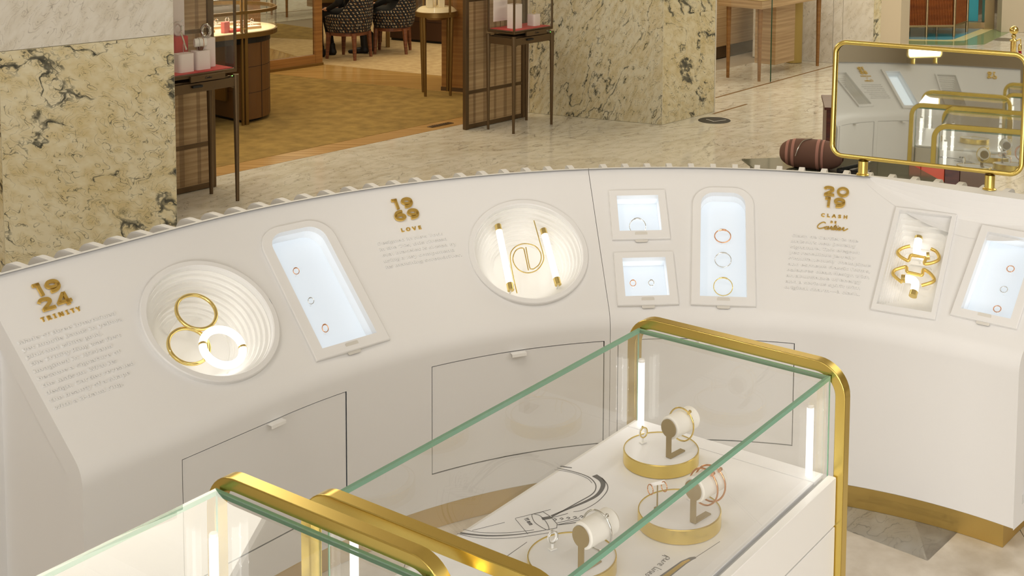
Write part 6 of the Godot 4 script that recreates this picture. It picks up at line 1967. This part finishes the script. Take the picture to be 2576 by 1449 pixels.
func cabinet_niche() -> void:
	var o := thing("fluted_cabinet", "brown fluted cabinet on slim metal legs at the far right", "cabinet")
	var pts := [Vector2(4.15, -19.35), Vector2(4.62, -19.45), Vector2(5.06, -19.53), Vector2(5.41, -20.1)]
	for i in 3:
		var p: Vector2 = pts[i]; var q: Vector2 = pts[i + 1]
		var d := q - p; var L := d.length()
		var b := MB.new()
		b.t = Transform3D(Basis(Vector3(d.x, 0, d.y) / L, Vector3.UP, (Vector3(d.x, 0, d.y) / L).cross(Vector3.UP)), Vector3(p.x, 0, p.y))
		b.box(Vector3(L / 2, 0.66, -0.1), Vector3(L, 0.95, 0.16))
		var k := 0.0
		while k < L - 0.01:
			b.tube([Vector3(k + 0.013, 0.185, -0.018), Vector3(k + 0.013, 1.135, -0.018)], 0.0125, 6, false, false)
			k += 0.026
		obj("fluted_front", b, M.teak, o)
		var r := MB.new(); r.t = b.t; r.box(Vector3(L / 2, 0.172, -0.09), Vector3(L, 0.03, 0.2), 0.003); obj("bottom_rail", r, M.steel, o)
	for p in pts:
		var b := MB.new(); b.t = Transform3D(Basis.IDENTITY, Vector3(p.x, 0, p.y)); b.tube([Vector3(0, 0.004, 0), Vector3(0, 1.15, 0)], 0.022, 4, false, true, 0.030); obj("leg", b, M.steel, o)
	for p in [Vector2(4.5, -20.1), Vector2(5.0, -20.35)]:
		var b := MB.new(); b.t = Transform3D(Basis.IDENTITY, Vector3(p.x, 0, p.y)); b.tube([Vector3(0, 0.004, 0), Vector3(0, 1.15, 0)], 0.02, 4); obj("leg", b, M.steel, o)
	var tp := MB.new(); tp.prism(PackedVector2Array([pts[0], pts[1], pts[2], pts[3], Vector2(5.0, -20.6), Vector2(4.15, -20.4)]), 1.135, 1.17); obj("top", tp, M.wood_light, o)
	# cyan niche with a metal frame, plain wall and another shopfront edge
	var nb := thing("cyan_panel", "bright cyan glass panel with a metal frame behind the fluted cabinet", "panel")
	var b2 := MB.new(); b2.box(Vector3(5.35, 1.35, -20.75), Vector3(0.82, 2.5, 0.04), 0.004); obj("panel", b2, M.cyan, nb)
	b2 = MB.new(); b2.box(Vector3(5.35, 0.05, -20.62), Vector3(0.9, 0.10, 0.08), 0.004); obj("sill", b2, M.steel, nb)
	b2 = MB.new(); b2.box(Vector3(5.87, 1.3, -20.55), Vector3(0.16, 2.6, 0.16), 0.004); obj("jamb", b2, M.steel, nb)
	for k in 6:
		b2 = MB.new(); b2.t = Transform3D(Basis(Vector3.BACK, 0.9), Vector3(5.35, 0.25 + 0.16 * k, -20.599)); b2.box(Vector3.ZERO, Vector3(0.5, 0.006, 0.002)); obj("pattern_line", b2, mat(Color(0.42, 0.78, 0.84), 0.3), nb)
	b2 = MB.new(); b2.box(Vector3(6.16, 1.4, -20.25), Vector3(0.40, 2.8, 0.25), 0.006); tag(obj("plain_pier", b2, M.plaster), "plain cream pier right of the cyan panel", "pier")
	b2 = MB.new(); b2.box(Vector3(6.42, 1.4, -20.3), Vector3(0.06, 2.8, 0.06), 0.004); tag(obj("door_post", b2, M.steel), "slim metal door post at the far right edge", "post")
	b2 = MB.new(); b2.box(Vector3(6.75, 0.68, -20.6), Vector3(0.5, 1.0, 0.4), 0.01); tag(obj("orange_cabinet", b2, M.teak), "orange brown cabinet cut by the right edge of the picture", "cabinet")
	var fb := MB.new()
	var out := [Vector2(3.5, -19.05), Vector2(4.9, -19.02), Vector2(5.12, -19.12), Vector2(5.95, -20.5), Vector2(6.3, -20.5), Vector2(5.3, -18.72), Vector2(4.95, -18.62), Vector2(3.5, -18.68)]
	fb.prism(PackedVector2Array(out), -0.01, 0.003)
	var f := get_node("floor")
	obj("green_border", fb, mat(Color(0.52, 0.60, 0.42), 0.12), f)
	fb = MB.new()
	fb.prism(PackedVector2Array([Vector2(3.5, -19.05), Vector2(4.9, -19.02), Vector2(5.12, -19.12), Vector2(5.95, -20.5), Vector2(5.75, -20.5), Vector2(4.98, -19.22), Vector2(4.85, -19.17), Vector2(3.5, -19.2)]), -0.01, 0.004)
	obj("cream_border", fb, mat(Color(0.90, 0.86, 0.62), 0.12), f)
	fb = MB.new()
	fb.prism(PackedVector2Array([Vector2(3.5, -19.2), Vector2(4.85, -19.17), Vector2(4.98, -19.22), Vector2(5.75, -20.5), Vector2(3.5, -20.6)]), -0.01, 0.0035)
	obj("blue_inlay", fb, mat(Color(0.36, 0.58, 0.66), 0.1), f)
	var st := MB.new(); st.t = Transform3D(Basis.IDENTITY, Vector3(5.75, 0.0005, -19.3)); st.lathe([Vector2(0.0001, 0.002), Vector2(0.19, 0.002), Vector2(0.192, 0.0)], 40)
	tag(obj("floor_sticker", st, mat(Color(0.45, 0.42, 0.36), 0.5)), "round grey floor sticker near the brass stanchion", "floor sticker")

func stanchion() -> void:
	var o := thing("stanchion", "polished brass stanchion with a ball top and a rope hook behind the mirror", "stanchion", Transform3D(Basis.IDENTITY, Vector3(3.676, 0, -12.0)))
	var b := MB.new(); b.lathe([Vector2(0.0001, 0.001), Vector2(0.16, 0.001), Vector2(0.16, 0.012), Vector2(0.12, 0.03), Vector2(0.04, 0.05), Vector2(0.03, 0.07)], 32); obj("base", b, M.gold2, o)
	b = MB.new()
	for k in 10:
		b.tube([Vector3(cos(TAU * k / 10) * 0.020, 0.06, sin(TAU * k / 10) * 0.020), Vector3(cos(TAU * k / 10) * 0.020, 0.985, sin(TAU * k / 10) * 0.020)], 0.0078, 6, false, false)
	b.lathe([Vector2(0.021, 0.06), Vector2(0.021, 0.985)], 16); obj("pole", b, M.gold2, o)
	b = MB.new(); b.lathe([Vector2(0.021, 0.985), Vector2(0.038, 0.987), Vector2(0.038, 0.996), Vector2(0.018, 1.0), Vector2(0.015, 1.015), Vector2(0.024, 1.03), Vector2(0.018, 1.045)], 24, true); obj("collar", b, M.gold2, o)
	b = MB.new()
	var pr := []
	for k in 15: pr.append(Vector2(maxf(sin(PI * k / 14.0) * 0.042, 0.0001), 1.088 - cos(PI * k / 14.0) * 0.042))
	b.lathe(pr, 24, true); obj("ball", b, M.gold2, o)
	var r := thing("rope_end", "brass hook and red rope end hanging from the stanchion", "rope", Transform3D(Basis.IDENTITY, Vector3(3.735, 0.93, -11.99)))
	b = MB.new(); b.tube(rope([Vector3(-0.03, 0.06, 0), Vector3(0.0, 0.075, 0), Vector3(0.008, 0.03, 0)], 4), 0.006, 7); obj("hook", b, M.gold2, r)
	b = MB.new(); b.lathe([Vector2(0.006, 0.03), Vector2(0.016, 0.02), Vector2(0.017, -0.03), Vector2(0.015, -0.035)], 14, true); obj("ferrule", b, M.gold2, r)
	b = MB.new(); b.tube(rope([Vector3(0, -0.03, 0), Vector3(0.02, -0.12, 0), Vector3(0.12, -0.25, -0.02), Vector3(0.4, -0.36, -0.1), Vector3(0.9, -0.40, -0.3)], 5), 0.015, 9); obj("rope", b, mat(Color(0.55, 0.05, 0.08), 0.8), r)

func bag_corner() -> void:
	# display table with a striped bag, and a block of coloured panels, behind the counter
	var t := thing("glass_table", "low glass topped display table behind the counter, under the striped bag", "table", yaw(12.0, Vector3(1.45, 0, -8.35)))
	var b := MB.new(); b.box(Vector3(0, 0.60, 0), Vector3(1.1, 0.012, 0.9), 0.003); obj("glass_top", b, mat(Color(0.36, 0.37, 0.30), 0.08), t)
	for x in [-0.48, 0.48]:
		for z in [-0.38, 0.38]:
			b = MB.new(); b.box(Vector3(x, 0.297, z), Vector3(0.05, 0.594, 0.05), 0.004); obj("leg", b, M.mahogany, t)
	var bag := thing("duffel_bag", "brown duffel bag with pink stripes and a zip, partly hidden by the counter", "bag", yaw(-18.0, Vector3(1.26, 0.606, -8.42)))
	var bd := MB.new()
	bd.t = Transform3D(Basis(Vector3(0, 1, 0), Vector3(1, 0, 0), Vector3(0, 0, -1)), Vector3.ZERO)
	var br := Color(0.46, 0.33, 0.28)
	var prof := func(x: float) -> float: return 0.10 * pow(maxf(1.0 - pow(absf(x) / 0.215, 3.0), 0.02), 0.4)
	var cuts := [-0.21, -0.165, -0.145, -0.125, -0.105, -0.06, 0.04, 0.06, 0.075, 0.09, 0.105, 0.21]
	var pinks := [1, 3, 6, 8]
	for i in cuts.size() - 1:
		var seg := MB.new()
		seg.t = Transform3D(Basis(Vector3(0, 1, 0), Vector3(1, 0, 0), Vector3(0, 0, -1)), Vector3(0, 0.098, 0))
		var pr := []
		for k in 7:
			var x := lerpf(cuts[i], cuts[i + 1], k / 6.0)
			pr.append(Vector2(prof.call(x) + (0.0015 if i in pinks else 0.0), x))
		seg.lathe(pr, 28, true)
		obj("stripe" if i in pinks else "bag_panel", seg, mat(Color(0.72, 0.52, 0.47) if i in pinks else br, 0.8), bag)
	for x in [-0.20, 0.20]:
		var e := MB.new(); e.t = Transform3D(Basis(Vector3(0, 1, 0), Vector3(1, 0, 0), Vector3(0, 0, -1)), Vector3(0, 0.098, 0)); e.lathe([Vector2(0.0001, x * 1.04), Vector2(prof.call(x), x)], 24); obj("bag_end", e, mat(br, 0.8), bag)
	var z := MB.new()
	z.tube(rope([Vector3(-0.09, 0.10, 0.104), Vector3(-0.075, 0.15, 0.088), Vector3(-0.05, 0.192, 0.045), Vector3(0.0, 0.203, 0.0)], 5), 0.0035, 6); obj("zip", z, M.silver, bag)
	var hb := thing("dark_gadget", "dark folding gadget with a pale handle lying beside the striped bag", "gadget", yaw(-25.0, Vector3(1.55, 0.606, -8.28)))
	b = MB.new(); b.t = Transform3D(Basis(Vector3.BACK, 0.35), Vector3(0, 0.05, 0)); b.box(Vector3(-0.05, 0.01, 0), Vector3(0.2, 0.022, 0.03), 0.006); b.box(Vector3(-0.04, -0.02, 0.02), Vector3(0.17, 0.02, 0.02), 0.006); obj("body", b, mat(Color(0.16, 0.17, 0.16), 0.4), hb)
	b = MB.new(); b.t = Transform3D(Basis(Vector3.BACK, 0.6), Vector3(0.1, 0.105, 0)); b.box(Vector3.ZERO, Vector3(0.08, 0.018, 0.018), 0.006); obj("handle", b, M.silver, hb)
	b = MB.new(); b.box(Vector3(-0.03, 0.012, 0.0), Vector3(0.2, 0.022, 0.12), 0.006); obj("foot", b, M.black, hb)
	var pb := thing("panel_plinth", "plinth faced with brown wood, grey and orange panels, seen below the mirror", "plinth", yaw(-6.0, Vector3(2.06, 0, -9.45)))
	var xs := [-0.55, -0.17, 0.055, 0.14, 0.31, 0.42, 0.62]
	var ms := [M.mahogany, mat(Color(0.42, 0.34, 0.28), 0.1), mat(Color(0.80, 0.20, 0.06), 0.3), mat(Color(0.86, 0.36, 0.25), 0.12), M.mahogany, mat(Color(0.46, 0.38, 0.32), 0.1)]
	for i in 6:
		b = MB.new(); b.box(Vector3((xs[i] + xs[i + 1]) / 2, 0.42, 0.0), Vector3(xs[i + 1] - xs[i] - 0.002, 0.838, 0.5), 0.003); obj("face_panel", b, ms[i], pb)
	b = MB.new(); b.box(Vector3(0.035, 0.85, 0), Vector3(1.2, 0.02, 0.52), 0.003); obj("top", b, M.mahogany, pb)
